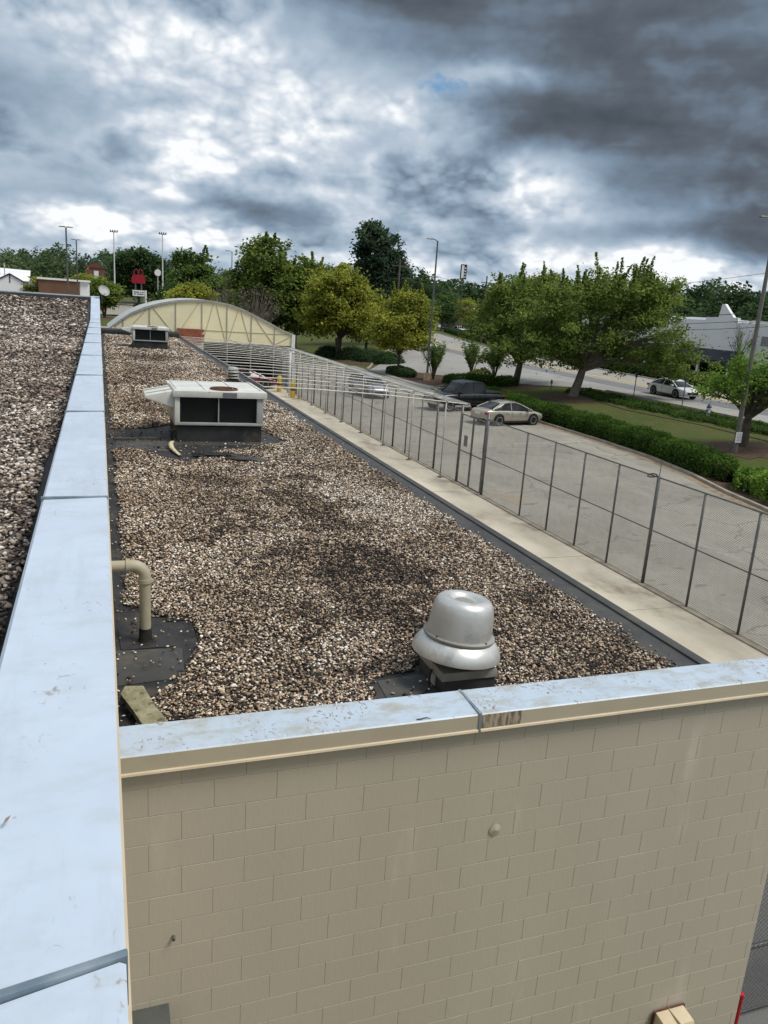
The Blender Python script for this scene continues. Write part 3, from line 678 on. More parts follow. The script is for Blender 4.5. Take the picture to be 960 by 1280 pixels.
for (a, b, d, s0) in [(-.5, 6, 2900, .0245), (6, 10, 2000, .029), (10, 17, 850, .038), (17, 26, 240, .058), (26, 33, 140, .075)]:
    n = int(16*(b-a)*d); x = rng.uniform(-16, -.3, n); y = rng.uniform(a, b, n)
    k = (x > -.16*y-1.6) & (x < -.41-.03*wob(x*0, y, 2.3, 2)-.045*np.maximum(0, np.sin(y*1.1+.4))) & (x < -.31)
    if a >= 26: k &= y < 33.0
    x, y = x[k], y[k]; n = len(x)
    z = np.interp(y, [-20, 25, 30, 33.2, 60], [5.10, 5.12, 5.50, 6.10, 6.10])+.012+rng.uniform(0, .032, n)
    pts.append(np.stack([x, y, z], 1)); sz.append(s0*rng.lognormal(0, .27, n))
tag(scatter_stuff('roof_gravel', np.concatenate(pts), np.clip(np.concatenate(sz), .012, .12), M_PEB2, 50),
    'brown and grey river stones ballasting the upper roof left of the parapet', 'gravel', kind='stuff')
# beds under the stones
def bed(name, x0, x1, ys_, zf, holes, label, parent):
    mb = MB(); xs_ = np.linspace(x0, x1, 60); vs = []; fs = []
    Y = np.array(ys_)
    idx = {}
    gx, gy = np.meshgrid((xs_[:-1]+xs_[1:])/2, (Y[:-1]+Y[1:])/2)
    bad = np.zeros(gx.shape, bool).ravel()
    for P in holes: bad |= inpoly(P, gx.ravel(), gy.ravel())
    bad = bad.reshape(gx.shape)
    nx_ = len(xs_); vs = [(x, y, zf(y)) for y in Y for x in xs_]
    fs = [(j*nx_+i, j*nx_+i+1, (j+1)*nx_+i+1, (j+1)*nx_+i) for j in range(len(Y)-1) for i in range(nx_-1) if not bad[j, i]]
    mb.add(vs, fs); o = mb.build(name, M_BED, parent); return tag(o, kind='stuff')
bed('gravel_bed', .24, 5.12, np.arange(4.8, 60.1, .14), lambda y: RZ+.010, BARE, '', wb)
bed('gravel_bed', -20, -.50, [-.8, 5, 10, 15, 20, 25, 27.5, 30, 31.6, 33.0], lambda y: gz(y)+.010, [], '', ub)

# ------------------------------------------------------------------ things on the roofs
# spun exhaust ventilator
v = thing('roof_ventilator', 'bell shaped spun aluminium exhaust fan standing behind the front coping', 'roof vent', (2.955, 5.85, RZ))
MB().box(-.252, .252, -.265, .265, 0, .17).build('curb', M_EPDM2, v, bevel=.01)
MB().hexa([(-.268, -.282, .135), (.268, -.282, .135), (.268, .282, .135), (-.268, .282, .135), (-.258, -.27, .205), (.258, -.27, .205), (.258, .27, .205), (-.258, .27, .205)]).build('curb_cap', M_ALUD, v, bevel=.004)
MB().lathe([(.13, .19), (.13, .30), (.24, .34)], 24).build('throat', M_BLACK, v, smooth=True)
def sc(prof, k, dz_): return [(r*k, z+dz_) for r, z in prof]
MB().lathe(sc([(.30, .165), (.425, .158), (.440, .166), (.438, .190), (.420, .235), (.388, .278), (.350, .310), (.318, .322)], .905, .11), 56).build('brim', M_ALU, v, smooth=True)
MB().lathe(sc([(.285, .318), (.330, .318), (.350, .325), (.350, .342), (.330, .350), (.288, .350)], .915, .11), 56).build('rim_band', M_ALUD, v, smooth=True)
MB().lathe(sc([(.292, .335), (.288, .40), (.280, .50), (.271, .57), (.258, .62), (.238, .652), (.212, .670), (.180, .678), (.150, .675), (.130, .664), (.118, .650), (.10, .640), (.05, .634), (.0001, .634)], 1.0, .11), 56).build('dome', M_ALU, v, smooth=True)
MB().lathe(sc([(.0001, .645), (.085, .644), (.095, .638), (.098, .630)], .95, .11), 32).build('dome_lid', M_ALUD, v, smooth=True)
for k in range(4):
    a = R(45+90*k-20); MB().tube([(.305*math.cos(a), .305*math.sin(a), .455), (.305*math.cos(a), .305*math.sin(a), .470)], .009, 6).build('screw', M_STEEL, v)
MB().box(-.264, -.2535, -.12, -.02, .02, .12).build('data_plate', M_UNITG, v)
for o in v.children:
    if o.name.split('.')[0] in ('brim', 'rim_band', 'dome', 'dome_lid', 'screw'):
        o.rotation_euler = (R(-1), R(5.5), 0); o.location = (-.05, 0, .0)
cbl = MB().tube([(2.68, 5.78, RZ+.16), (2.655, 5.76, RZ+.10), (2.64, 5.72, RZ+.03), (2.58, 5.66, RZ+.016), (2.48, 5.60, RZ+.016), (2.36, 5.60, RZ+.016)], .010, 6).build('power_cable', M_TRIM, smooth=True)
tag(cbl, 'black cable looping from the bell shaped fan onto the membrane', 'cable')

def flat_patch(name, P, z, mm, label, cat, th=.006, parent=None):
    o = MB().prism(P, z, z+th).build(name, mm, parent)
    if label: tag(o, label, cat)
    return o
# membrane patches inside the bare places
flat_patch('membrane_patch', [(.05, 6.3), (.62, 6.35), (.66, 6.95), (.05, 7.0)], RZ+.001, M_EPDM2, None, None, parent=wb)
flat_patch('membrane_patch', [(.12, 7.0), (.60, 7.0), (.62, 7.45), (.10, 7.5)], RZ+.004, M_EPDM, None, None, parent=wb)
flat_patch('membrane_patch', [(2.2, 5.4), (2.70, 5.4), (2.70, 6.0), (2.24, 5.95)], RZ+.001, M_EPDM2, None, None, parent=wb)
flat_patch('membrane_patch', [(.25, 16.8), (1.3, 16.6), (1.5, 17.3), (3.7, 17.4), (3.7, 17.9), (.3, 18.2)], RZ+.001, M_EPDM2, None, None, parent=wb)

# elbow drain/gas pipe out of the wall
pp = thing('roof_pipe', 'tan painted elbow pipe coming out of the parapet wall and down to the roof', 'pipe', (.34, 7.15, RZ))
r_ = .052
MB().tube([(-.36, 0, .765), (-.135, 0, .765)], r_, 20).build('horizontal_pipe', M_PIPE, pp, smooth=True)
el_ = [(-.14, 0, .765)] + [(-.11+.11*math.sin(a), 0, .655+.11*math.cos(a)) for a in np.linspace(0, math.pi/2, 9)] + [(0, 0, .63)]
MB().tube(el_, r_+.004, 20).build('elbow', M_PIPE, pp, smooth=True)
MB().tube([(0, 0, .0), (0, 0, .64)], r_, 20).build('vertical_pipe', M_PIPE, pp, smooth=True)
MB().tube([(-.165, 0, .765), (-.13, 0, .765)], r_+.012, 20).build('collar', M_PIPE, pp, smooth=True)
MB().tube([(0, 0, .60), (0, 0, .635)], r_+.012, 20).build('collar', M_PIPE, pp, smooth=True)
MB().lathe([(r_+.004, .15), (r_+.008, .05), (r_+.02, .02), (.11, .008), (.16, .003)], 20).build('tar_boot', M_TAR, pp, smooth=True)
# splash block
sb = MB()
P = [(-.09, -.38), (.10, -.36), (.095, .0), (.10, .30), (-.02, .36), (-.10, .26), (-.085, 0)]
sb.prism([(x+random.uniform(-.008, .008), y) for x, y in P], 0, .055)
o = sb.build('splash_block', M_STONE, bevel=.010); o.location = (.255, 5.72, RZ+.045); o.rotation_euler = (R(5), 0, R(17))
tag(o, 'lichen covered stone slab lying beside the parapet near the elbow pipe', 'stone slab')

def rooftop_unit():
    u = thing('rooftop_unit', 'nearest white rooftop air conditioner with dark coils, rusty fan guard and side hood', 'air conditioner', (1.50, 17.45, RZ))
    # local: x 0..1.95, y 0..2.0 ; curb .32 ; cabinet .36...1.18
    MB().box(.06, 1.90, .06, 2.0, 0, .36).build('curb', M_EPDM, u)
    MB().box(0, 1.95, 0, .05, .40, .46).build('base_rail', M_UNITG, u, bevel=.006)
    MB().box(0.0, 1.95, .05, 2.05, .385, .455).build('base_pan', M_UNITG, u)
    MB().box(.0, .11, .0, 2.05, .46, 1.04).build('side_panel', M_UNIT, u, bevel=.006)
    MB().box(1.78, 1.92, .0, 2.05, .46, 1.04).build('side_panel', M_UNITG, u, bevel=.006)
    MB().box(.11, 1.78, .11, .17, .46, 1.04).build('coil', M_BLACK, u)
    MB().box(.93, .95, .02, .11, .46, 1.04).build('coil_divider', M_UNITG, u)
    fin = MB()
    for k in range(24): fin.box(.115, 1.775, .085, .105, .475+k*.0235, .480+k*.0235)
    fin.build('coil_grille', mat('coil_fin', (.045, .045, .045), None, rough=.5), u)
    MB().box(.11, 1.78, 1.98, 2.05, .46, 1.04).build('back_panel', M_UNIT, u)
    MB().box(-.04, 1.99, -.04, 2.10, 1.04, 1.185).build('top_cover', M_UNIT, u, bevel=.012)
    for x in (.05, .66, 1.30, 1.90): MB().box(x, x+.028, .3, 2.09, 1.185, 1.203).build('roof_rib', M_UNIT, u)
    MB().box(1.32-.30, 1.32+.0, -.052, -.041, 1.055, 1.165).build('name_plate', M_PLATE, u)
    MB().lathe([(.31, 1.185), (.31, 1.215), (.29, 1.225), (.27, 1.215), (.27, 1.19)], 36, (1.10, .42, 0)).build('fan_ring', M_RUST, u, smooth=True)
    gd = MB()
    for r0 in (.06, .11, .16, .21, .26): gd.tube([(1.10+r0*math.cos(a), .42+r0*math.sin(a), 1.205) for a in np.linspace(0, 2*math.pi, 25)], .005, 4, False)
    for k in range(8):
        a = k*math.pi/4; gd.tube([(1.10, .42, 1.212), (1.10+.28*math.cos(a), .42+.28*math.sin(a), 1.205)], .005, 4)
    gd.build('fan_guard', M_RUST, u)
    MB().lathe([(.0001, 1.188), (.275, 1.188)], 30, (1.10, .42, 0)).build('fan_well', M_RUST, u)
    # intake hood on the left
    h = MB(); h.prism_y([(-.005, 1.17), (-.005, .80), (-.06, .80), (-.62, .99), (-.60, 1.045)], .06, 1.25)
    h.build('intake_hood', M_UNIT, u, bevel=.008)
    MB().box(-.03, 0, -.01, 1.3, 1.165, 1.20).build('hood_flange', M_UNITG, u)
    for y in (.35, .95): 
        mb = MB(); mb.hexa([(-.60, y, 1.048), (-.03, y, 1.165), (-.03, y+.03, 1.165), (-.60, y+.03, 1.048), (-.60, y, 1.062), (-.03, y, 1.182), (-.03, y+.03, 1.182), (-.60, y+.03, 1.062)]); mb.build('hood_rib', M_UNITG, u)
    MB().tube([(.02, -.02, .30), (-.04, -.02, .28), (-.06, .02, .12), (-.03, .05, .02)], .03, 8).build('drain_trap', M_TRIM, u, smooth=True)
    return u
u1 = rooftop_unit(); u1.location.y = 17.7; u1.scale = (1.015, 1, .965)
u2 = copy_tree(u1); u2.scale = (1, 1, 1); u2.location = (1.75, 47.6, RZ)
u2['label'] = 'smaller looking white rooftop air conditioner far back near the arched building'
for o in (u1, u2): o['group'] = 'rooftop air conditioners'
sv = thing('roof_vent', 'small ribbed metal gravity vent behind the nearest air conditioner', 'roof vent', (4.72, 30.4, RZ))
MB().box(-.22, .22, -.22, .22, 0, .14).build('curb', M_EPDM, sv)
MB().lathe([(.15, .14), (.15, .26)], 20).build('neck', M_BLACK, sv)
for k in range(3): MB().lathe([(.15, .20+k*.11), (.24, .19+k*.11), (.245, .205+k*.11), (.16, .275+k*.11)], 24).build('louvre_ring', M_ALUD, sv, smooth=True)
MB().lathe([(.16, .50), (.20, .50), (.20, .54), (.17, .60), (.0001, .63)], 24).build('cap', M_ALU, sv, smooth=True)
# debris on the membrane
def scrap(name, pts_, w, z, mm, label, cat):
    mb = MB(); vs = []
    for i, (x, y, dz_) in enumerate(pts_):
        a = pts_[max(0, i-1)]; b = pts_[min(len(pts_)-1, i+1)]; t = Vector((b[0]-a[0], b[1]-a[1])).normalized()
        ww = w*(0.45+.55*math.sin(math.pi*(i+.6)/len(pts_)))
        for s_, zz in ((-1, 0), (-.4, .02), (.4, .022), (1, .001)): vs.append((x-t.y*s_*ww, y+t.x*s_*ww, z+dz_+zz))
    for i in range(len(pts_)-1):
        for k in range(3): mb.f.append((4*i+k, 4*i+k+1, 4*i+5+k, 4*i+4+k))
    mb.v = vs; o = mb.build(name, mm, smooth=True); md = o.modifiers.new('thick', 'SOLIDIFY'); md.thickness = .008
    return tag(o, label, cat)
m_pale2 = mat('pale_plastic', (.62, .55, .38), (.54, .47, .32), 6, .6)
scrap('plastic_strip', [(1.44, 17.50, .02), (1.40, 17.30, .05), (1.36, 17.05, .05), (1.36, 16.75, .03), (1.40, 16.4, .02), (1.47, 16.05, .0)], .055, RZ+.03, m_pale2, 'pale curved plastic strip lying on the membrane before the large unit', 'debris')
scrap('membrane_scrap', [(1.75, 16.15, .01), (1.95, 15.95, .05), (2.15, 16.05, .03), (2.4, 15.9, .06), (2.7, 15.8, .02)], .14, RZ+.04, M_TAR, 'crumpled black membrane scrap lying on the gravel before the large unit', 'debris')
scrap('membrane_scrap', [(2.35, 15.75, .0), (2.6, 15.55, .04), (2.85, 15.6, .03), (3.1, 15.4, .0)], .16, RZ+.04, M_EPDM2, 'grey flap of torn membrane right of the black scrap', 'debris')
for k, (x, y, L, lb) in enumerate([(.22, 17.85, .48, 'short dark timber batten lying closest to the parapet'), (.76, 17.95, .42, 'short dark timber batten between the first batten and the large unit')]):
    o = MB().box(0, L, 0, .07, 0, .04).build('batten', M_WOOD, bevel=.004); o.location = (x, y, RZ+.02); o.rotation_euler = (0, 0, R(2)); tag(o, lb, 'batten', 'battens on the membrane')
# twig and leaf on the coping
tw = MB().tube([(0, 0, 0), (.03, .012, .004), (.055, .045, .003), (.09, .05, .002)], [.004, .004, .0035, .002], 6).build('twig', M_BARK, smooth=True)
tw.location = (1.98, WY-.02, 3.893); tw.rotation_euler = (0, 0, R(-35)); tag(tw, 'small brown curled twig on the front coping left of the bell fan', 'twig')
lf = MB().add([(0, 0, 0), (.009, .02, .003), (.004, .05, .001), (-.004, .028, .004)], [(0, 1, 2, 3)]).build('dry_leaf', M_SOIL)
lf.location = (-.205, 1.52, CZ+.008); lf.rotation_euler = (0, 0, R(-20)); lf.scale = (.6, .6, .6); tag(lf, 'tiny tan dry leaf on the wide white coping near the camera', 'leaf')
# fixtures on the block wall
bx_ = thing('wall_lamp', 'beige boxy wall lamp housing low on the block wall', 'wall light', (4.70, WY-.02, .52))
MB().hexa([(-.16, -.20, 0), (.16, -.20, 0), (.16, 0, 0), (-.16, 0, 0), (-.15, -.16, .13), (.15, -.16, .13), (.15, 0, .15), (-.15, 0, .15)]).build('housing', M_BEIGEBOX, bx_, bevel=.006)
MB().box(-.17, .17, -.012, .004, -.03, .155).build('back_plate', M_RUST, bx_)
MB().box(-.012, -.004, -.165, -.01, .135, .155).build('joint', M_LIP, bx_)
gb = thing('junction_box', 'dark grey metal box fixed on the block wall beside the tall parapet', 'electrical box', (.215, WY-.06, 1.70))
MB().box(-.125, .125, -.13, .06, 0, .25).build('enclosure', M_GREYBOX, gb, bevel=.006)
MB().box(-.13, .13, -.14, -.125, .0, .255).build('lid', M_GREYBOX, gb, bevel=.004)
rp = thing('red_standpipe', 'red painted pipe standing at the right corner of the block wall', 'pipe', (5.605, 4.49, 0))
MB().tube([(0, 0, .0), (0, 0, .50)], .024, 12).build('riser', M_REDP, rp, smooth=True)
MB().tube([(0, 0, .49), (0, 0, .53)], .028, 12).build('cap', M_REDP, rp, smooth=True)
# satellite dish on the back parapet
ds = thing('satellite_dish', 'pale grey satellite dish at the far end of the tall parapet', 'satellite dish', (.10, 33.2, 6.1))
MB().tube([(0, 0, -.05), (0, 0, .25), (.06, -.04, .36)], .025, 8).build('mast', M_STEEL, ds)
d_ = MB().lathe([(.0001, .05), (.10, .055), (.20, .078), (.27, .115), (.272, .12)], 28).build('reflector', M_UNITG, ds, smooth=True); d_.scale = (.82, .82, .82); d_.location = (.05, -.05, .34); d_.rotation_euler = (R(62), 0, R(28))
MB().tube([(.05, -.05, .22), (.12, -.36, .26)], .014, 6).build('feed_arm', M_STEEL, ds)

# ------------------------------------------------------------------ fences
def wires(mb, p0, ux, length, h, z0, sp=.0635, r=.0021):
    """diamond mesh of straight wires in the vertical plane through p0 along ux"""
    ux = Vector(ux); n = int((length+h)/sp); nrm = Vector((-ux.y, ux.x, 0))
    V = []; Fc = []
    for s_ in (1, -1):
        for k in range(n):
            c = k*sp - (h if s_ > 0 else 0)
            # line: u = c + s*z (s=+1) / u = c - z
            u0, w0 = c, 0.0; u1, w1 = (c+h, h) if s_ > 0 else (c-h, h)
            def clipu(ua, wa, ub, wb_, lim, side):
                t = (lim-ua)/(ub-ua); return lim, wa+(wb_-wa)*t
            if max(u0, u1) <= 0 or min(u0, u1) >= length: continue
            if u0 < 0: u0, w0 = clipu(u0, w0, u1, w1, 0, 0)
            if u1 < 0: u1, w1 = clipu(u1, w1, u0, w0, 0, 0)
            if u0 > length: u0, w0 = clipu(u0, w0, u1, w1, length, 0)
            if u1 > length: u1, w1 = clipu(u1, w1, u0, w0, length, 0)
            if abs(w1-w0) < .01: continue
            a = Vector(p0)+ux*u0+Vector((0, 0, z0+w0)); b = Vector(p0)+ux*u1+Vector((0, 0, z0+w1))
            t = (b-a).normalized(); q = nrm.cross(t).normalized(); base = len(V)
            for p in (a, b):
                for (ca, cb) in ((r, 0), (-r*.5, r*.87), (-r*.5, -r*.87)): V.append(p+q*ca+nrm*cb)
            Fc += [(base, base+1, base+4, base+3), (base+1, base+2, base+5, base+4), (base+2, base, base+3, base+5)]
    mb.add(V, Fc)
FX = 13.30; FH = 2.88
fen = thing('chain_link_fence', 'long grey chain link fence between the concrete apron and the parking lot', 'fence', (FX, 0, 0))
postY = [5.9, 7.6, 9.3, 11.0, 12.7, 14.4, 16.1, 17.75, 19.4, 21.05, 22.8]
pm = MB().tube([(0, 0, 0), (0, 0, FH)], .030, 8).mesh('post', M_STEEL, True)
pmB = MB().tube([(0, 0, 0), (0, 0, FH+.04)], .045, 10).mesh('post', M_STEEL, True)
for y in postY:
    big = y in (16.1, 9.3)
    inst('post', pmB if big else pm, fen, (0, y, 0))
allY = [30.4+1.72*k for k in range(19)]
for k, y in enumerate(allY): inst('post', pmB if k % 3 == 0 else pm, fen, (0, y, 0))
for y in (25.75, 28.0): inst('post', MB().tube([(0, 0, 0), (0, 0, FH+.22)], .055, 10).mesh('post', M_STEEL, True), fen, (0, y, 0))
tag(fen.children[0], label=None)
for a, b in ((4.6, 25.75), (28.0, 61.4)):
    MB().tube([(0, a, FH), (0, b, FH)], .021, 8).build('top_rail', M_STEEL, fen, smooth=True)
    MB().tube([(0, a, 1.50), (0, b, 1.50)], .017, 8).build('mid_rail', M_STEEL, fen, smooth=True)
    MB().tube([(0, a, .07), (0, b, .07)], .008, 6).build('bottom_wire', M_STEEL, fen)
for a, b, spc in ((4.6, 12.7, .0635), (12.7, 16.1, .0635), (16.1, 19.4, .0635), (19.4, 25.75, .0635), (28.0, 37.28, .09), (37.28, 49.3, .09), (49.3, 61.4, .12)):
    mb = MB(); wires(mb, (0.03, a, 0), (0, 1, 0), b-a, FH-.08, .07, spc, .0032 if spc < .08 else .0034); mb.build('mesh_panel', M_WIRE, fen)
# whisker antenna and coiled cable on the post at 16.1
MB().tube([(0, 16.1, FH), (.0, 16.08, FH+.42)], [.014, .006], 6).build('whip_rod', M_STEEL, fen)
MB().tube([(-.02+.10*math.cos(a)-.1, 16.1+.13*math.sin(a)+.12, FH+.03+.03*math.cos(a)) for a in np.linspace(0, 2*math.pi, 13)], .018, 6, False).build('cable_coil', M_TRIM, fen, smooth=True)
# gate: two leaves between 25.75 and 28.0
gt = thing('fence_gate', 'double leaf chain link gate in the long fence left of the tall gate post', 'gate', (FX, 25.85, 0))
for a, b in ((.06, 1.02), (1.10, 2.08)):
    lf_ = MB()
    for (p, q) in (((0, a, .08), (0, b, .08)), ((0, a, FH-.12), (0, b, FH-.12)), ((0, a, 1.35), (0, b, 1.35)), ((0, a, .08), (0, a, FH-.12)), ((0, b, .08), (0, b, FH-.12))): lf_.tube([p, q], .024, 8)
    f_ = lf_.build('gate_frame', M_STEEL, gt, smooth=True)
    mb = MB(); wires(mb, (0.025, a, 0), (0, 1, 0), b-a, FH-.2, .08); mb.build('mesh_panel', M_WIRE, gt)
MB().box(-.02, .02, 1.0, 1.12, 1.30, 1.42).build('latch', M_TRIM, gt)
for y in (-.12, 1.55):
    mb = MB(); mb.box(.04, .05, y, y+.32, 1.55, 1.98); o = mb.build('sign_plate', mat('grey_mesh_sign', (.22, .22, .21), (.17, .17, .16), 8, .6), gt)
# cross fence joining the wing corner
f2 = thing('chain_link_fence', 'short chain link fence meeting the right corner of the block wall', 'fence', (5.62, 4.64, 0))
mb = MB(); wires(mb, (0, .0, 0), (1, 0, 0), 7.6, 2.80, .05, .06, .0026); mb.build('mesh_panel', M_STEEL, f2)
for z, r in ((2.88, .022), (.86, .024), (.06, .01)): MB().tube([(0, 0.02, z), (7.65, 0.02, z)], r, 8).build('rail', M_STEEL, f2, smooth=True)
for x in (2.6, 5.1): inst('post', MB().tube([(0, 0, 0), (0, 0, 2.9)], .03, 10).mesh('post', M_STEEL, True), f2, (x, .03, 0))

# ------------------------------------------------------------------ shade frame over the garden yard
sf = thing('shade_frame', 'open frame of pale galvanised pipes over the yard between wing and fence', 'pergola frame', (0, 0, 0))
FY0, FY1 = 28.9, 60.9; nP = 18
for k in range(nP+1):
    y = FY0+(FY1-FY0)*k/nP
    r = .024 if k % 2 == 0 else .016
    MB().tube([(5.50, y, 3.47), (7.5, y, 3.44), (10.5, y, 3.29), (13.0, y, 3.10), (13.95, y, 3.02)], r, 6).build('purlin', M_GALV, sf, smooth=True)
post = MB().tube([(0, 0, 0), (0, 0, 3.08)], .028, 8).mesh('post', M_GALV, True)
foot = MB().box(-.09, .09, -.09, .09, .006, .04).mesh('foot_plate', M_STEEL)
for y in (28.9, 32.5, 36.05, 39.7, 43.4, 46.9, 50.4, 54.0, 57.5):
    q = inst('post', post, sf, (12.98, y, 0)); inst('foot_plate', foot, q)
q = inst('post', MB().tube([(0, 0, 0), (0, 0, 3.12)], .06, 10).mesh('post', M_WSIGN, True), sf, (12.5, 54.9, 0))
for x, z, r in ((13.95, 3.04, .032), (13.0, 3.14, .026), (9.2, 3.40, .024), (5.55, 3.50, .024)):
    MB().tube([(x, FY0-.15, z), (x, FY1, z)], r, 6).build('eave_rail' if x > 12 else 'long_rail', M_GALV, sf, smooth=True)
mb = MB()
for k in range(58):                                   # lattice between the two eave rails
    y = FY0+k*.55; mb.tube([(13.0, y, 3.14), (13.95, y+.28, 3.04)], .006, 4); mb.tube([(13.95, y+.28, 3.04), (13.0, y+.55, 3.14)], .006, 4)
mb.build('eave_lattice', M_GALV, sf)
for x, y, lb in ((12.62, 54.3, 'yellow sleeved bollard nearest the camera under the shade frame'), (12.35, 57.6, 'yellow sleeved bollard just behind its twin under the shade frame')):
    b_ = thing('bollard', lb, 'bollard', (x, y, 0), group='yellow bollards under the shade frame')
    MB().tube([(0, 0, 0), (0, 0, 1.10)], .17, 14).build('post', M_YEL, b_, smooth=True)
    MB().lathe([(.17, 1.10), (.12, 1.19), (.0001, 1.22)], 14).build('cap', M_YEL, b_, smooth=True)
    MB().tube([(0, 0, .52), (0, 0, .64)], .176, 14).build('band', M_MULCH, b_, smooth=True)

# ------------------------------------------------------------------ arched greenhouse building
AY = 61.6
ab = thing('arched_building', 'cream fabric fronted building with a low arched roof at the end of the wing', 'building', (0, 0, 0))
arc = [(.55, 3.66), (1.3, 4.28), (2.1, 4.86), (3.1, 5.34), (4.2, 5.70), (5.4, 5.97), (6.4, 6.08), (7.3, 6.12), (8.3, 6.08), (9.3, 5.92), (10.3, 5.62), (11.3, 5.20), (12.3, 4.76), (13.3, 4.28), (14.3, 3.95)]
ax_ = np.array([a for a, _ in arc]); az_ = np.array([b for _, b in arc])
def at_(x): return float(np.interp(x, ax_, az_))
def bz(x): return 3.46 if x < 7.2 else 3.14
mull = [.95, 1.6, 3.45, 5.3, 7.2, 9.05, 10.9, 12.7, 14.28]
for a, b in zip(mull, mull[1:]):
    xs_ = sorted(set([a+.02, b-.02]+[x for x in ax_ if a+.03 < x < b-.03]))
    poly = [(a+.02, bz(b-.1)), (b-.02, bz(b-.1))]+[(x, at_(x)-.05) for x in reversed(xs_)]
    MB().prism_y(poly, AY, AY+.05).build('wall_panel', M_CREAM, ab)
for x in mull[1:]:
    MB().box(x-.026, x+.026, AY-.06, AY-.002, bz(x+.1), at_(x)-.02).build('mullion', M_GALV, ab)
mb = MB(); rim = MB()
poly = [(x, z) for x, z in arc]
rim.add([(x, AY-.10, z+.07) for x, z in arc]+[(x, AY-.10, z-.07) for x, z in arc]+[(x, AY-.003, z+.07) for x, z in arc]+[(x, AY-.003, z-.07) for x, z in arc],
        [(i, i+1, 15+i+1, 15+i) for i in range(14)]+[(30+i, i, i+1, 31+i)[::-1] for i in range(14)]+[(15+i, 16+i, 46+i, 45+i) for i in range(14)]); rim.build('arch_rim', M_GALV, ab)
M_ROOFG = mat('grey_arched_roof', (.48, .48, .46), (.42, .42, .40), 1, .6)
mb.add([(x, AY-.05, z+.08) for x, z in arc]+[(x, AY+8, z+.08) for x, z in arc]+[(x, AY-.05, z+.03) for x, z in arc]+[(x, AY+8, z+.03) for x, z in arc], [(i, i+1, 16+i, 15+i) for i in range(14)]+[(30+i, 31+i, 46+i, 45+i)[::-1] for i in range(14)]); mb.build('roof', M_ROOFG, ab, smooth=True)
M_BRACE = mat('brace_tube', (.46, .43, .31), None, rough=.6)
for i, (a, b) in enumerate(zip(mull[1:], mull[2:])):
    mid = (a+b)/2
    if i % 2 == 0: ln = [((a+.1, bz(b-.2)+.1), (b-.25, at_(b-.25)-.15))]
    else: ln = [((a+.25, at_(a+.25)-.15), (b-.1, bz(b-.2)+.1))]
    if 2 < i < 5: ln = [((a+.1, bz(b-.2)+.1), (mid-.1, at_(mid)-.15)), ((mid+.1, at_(mid)-.15), (b-.1, bz(b-.2)+.1))]
    for (p, q) in ln: MB().tube([(p[0], AY-.022, p[1]), (q[0], AY-.022, q[1])], .022, 5).build('brace', M_BRACE, ab)
MB().tube([(7.2, AY-.02, 4.0), (14.2, AY-.02, 4.0)], .02, 5).build('brace', M_BRACE, ab)
MB().box(5.35, 7.28, AY-.25, AY-.12, 2.3, 4.06).build('wall', M_MORTAR, ab)
brick = MB().box(-.19, .19, -.03, .03, -.085, .085).mesh('brick', M_BRICK)
for r in range(6):
    for k in range(5):
        x = 5.55+k*.40+(.2 if r % 2 else 0)
        if x < 7.2: inst('brick', brick, ab, (x, AY-.26, 3.965-r*.18))
MB().box(14.05, 14.32, AY-.12, AY+8, 0, 4.0).build('corner_post', M_WSIGN, ab)
MB().box(14.1, 14.28, AY, AY+8, 0, 3.9).build('side_wall', M_CREAM, ab)
MB().box(6, 14.2, AY+6, AY+6.2, 0, 3.0).build('inner_wall', M_DARKB, ab)
for x in (7.3, 9.1, 10.9, 12.7): MB().tube([(x, AY, 0), (x, AY, 3.14)], .04, 8).build('post', M_GALV, ab, smooth=True)

# ------------------------------------------------------------------ foliage
def leaf_mesh(name, P, size, tint, mm, up=.5, seed=0):
    r = np.random.default_rng(seed); n = len(P)
    nrm = r.normal(size=(n, 3)); nrm[:, 2] = np.abs(nrm[:, 2])+up; nrm /= np.linalg.norm(nrm, axis=1)[:, None]
    t = np.cross(nrm, r.normal(size=(n, 3))); t /= np.linalg.norm(t, axis=1)[:, None]; b = np.cross(nrm, t)
    s_ = np.asarray(size).reshape(-1, 1)*np.ones((n, 1)); s1 = s_*r.uniform(.7, 1.3, (n, 1)); s2 = s1*.55
    V = np.stack([P-t*s1, P-b*s2+t*s1*.1, P+t*s1, P+b*s2+t*s1*.1], 1).reshape(-1, 3)
    me = bpy.data.meshes.new(name); me.vertices.add(4*n); me.vertices.foreach_set('co', V.astype('f').ravel())
    me.loops.add(4*n); me.loops.foreach_set('vertex_index', np.arange(4*n, dtype='i'))
    me.polygons.add(n); me.polygons.foreach_set('loop_start', np.arange(0, 4*n, 4, dtype='i')); me.polygons.foreach_set('loop_total', np.full(n, 4, 'i'))
    me.materials.append(mm); me.update(calc_edges=True); me.validate()
    a = me.attributes.new('tint', 'FLOAT', 'POINT'); a.data.foreach_set('value', np.repeat(np.clip(tint, 0, 1), 4).astype('f'))
    return me
L_OLIVE = leaf_mat('dark_olive_leaves', (0.064, 0.099, 0.025), (0.305, 0.394, 0.097))
L_YEL = leaf_mat('yellow_green_leaves', (0.115, 0.148, 0.032), (0.531, 0.542, 0.097))
L_MID = leaf_mat('mid_green_leaves', (0.047, 0.094, 0.029), (0.210, 0.305, 0.079))
L_DARK = leaf_mat('deep_green_leaves', (0.025, 0.052, 0.025), (0.114, 0.178, 0.068))
L_PINE = leaf_mat('grey_green_needles', (0.034, 0.064, 0.043), (0.144, 0.201, 0.114))
L_BROWN = leaf_mat('bare_twig_brown', (0.079, 0.068, 0.056), (0.193, 0.161, 0.137), .1)
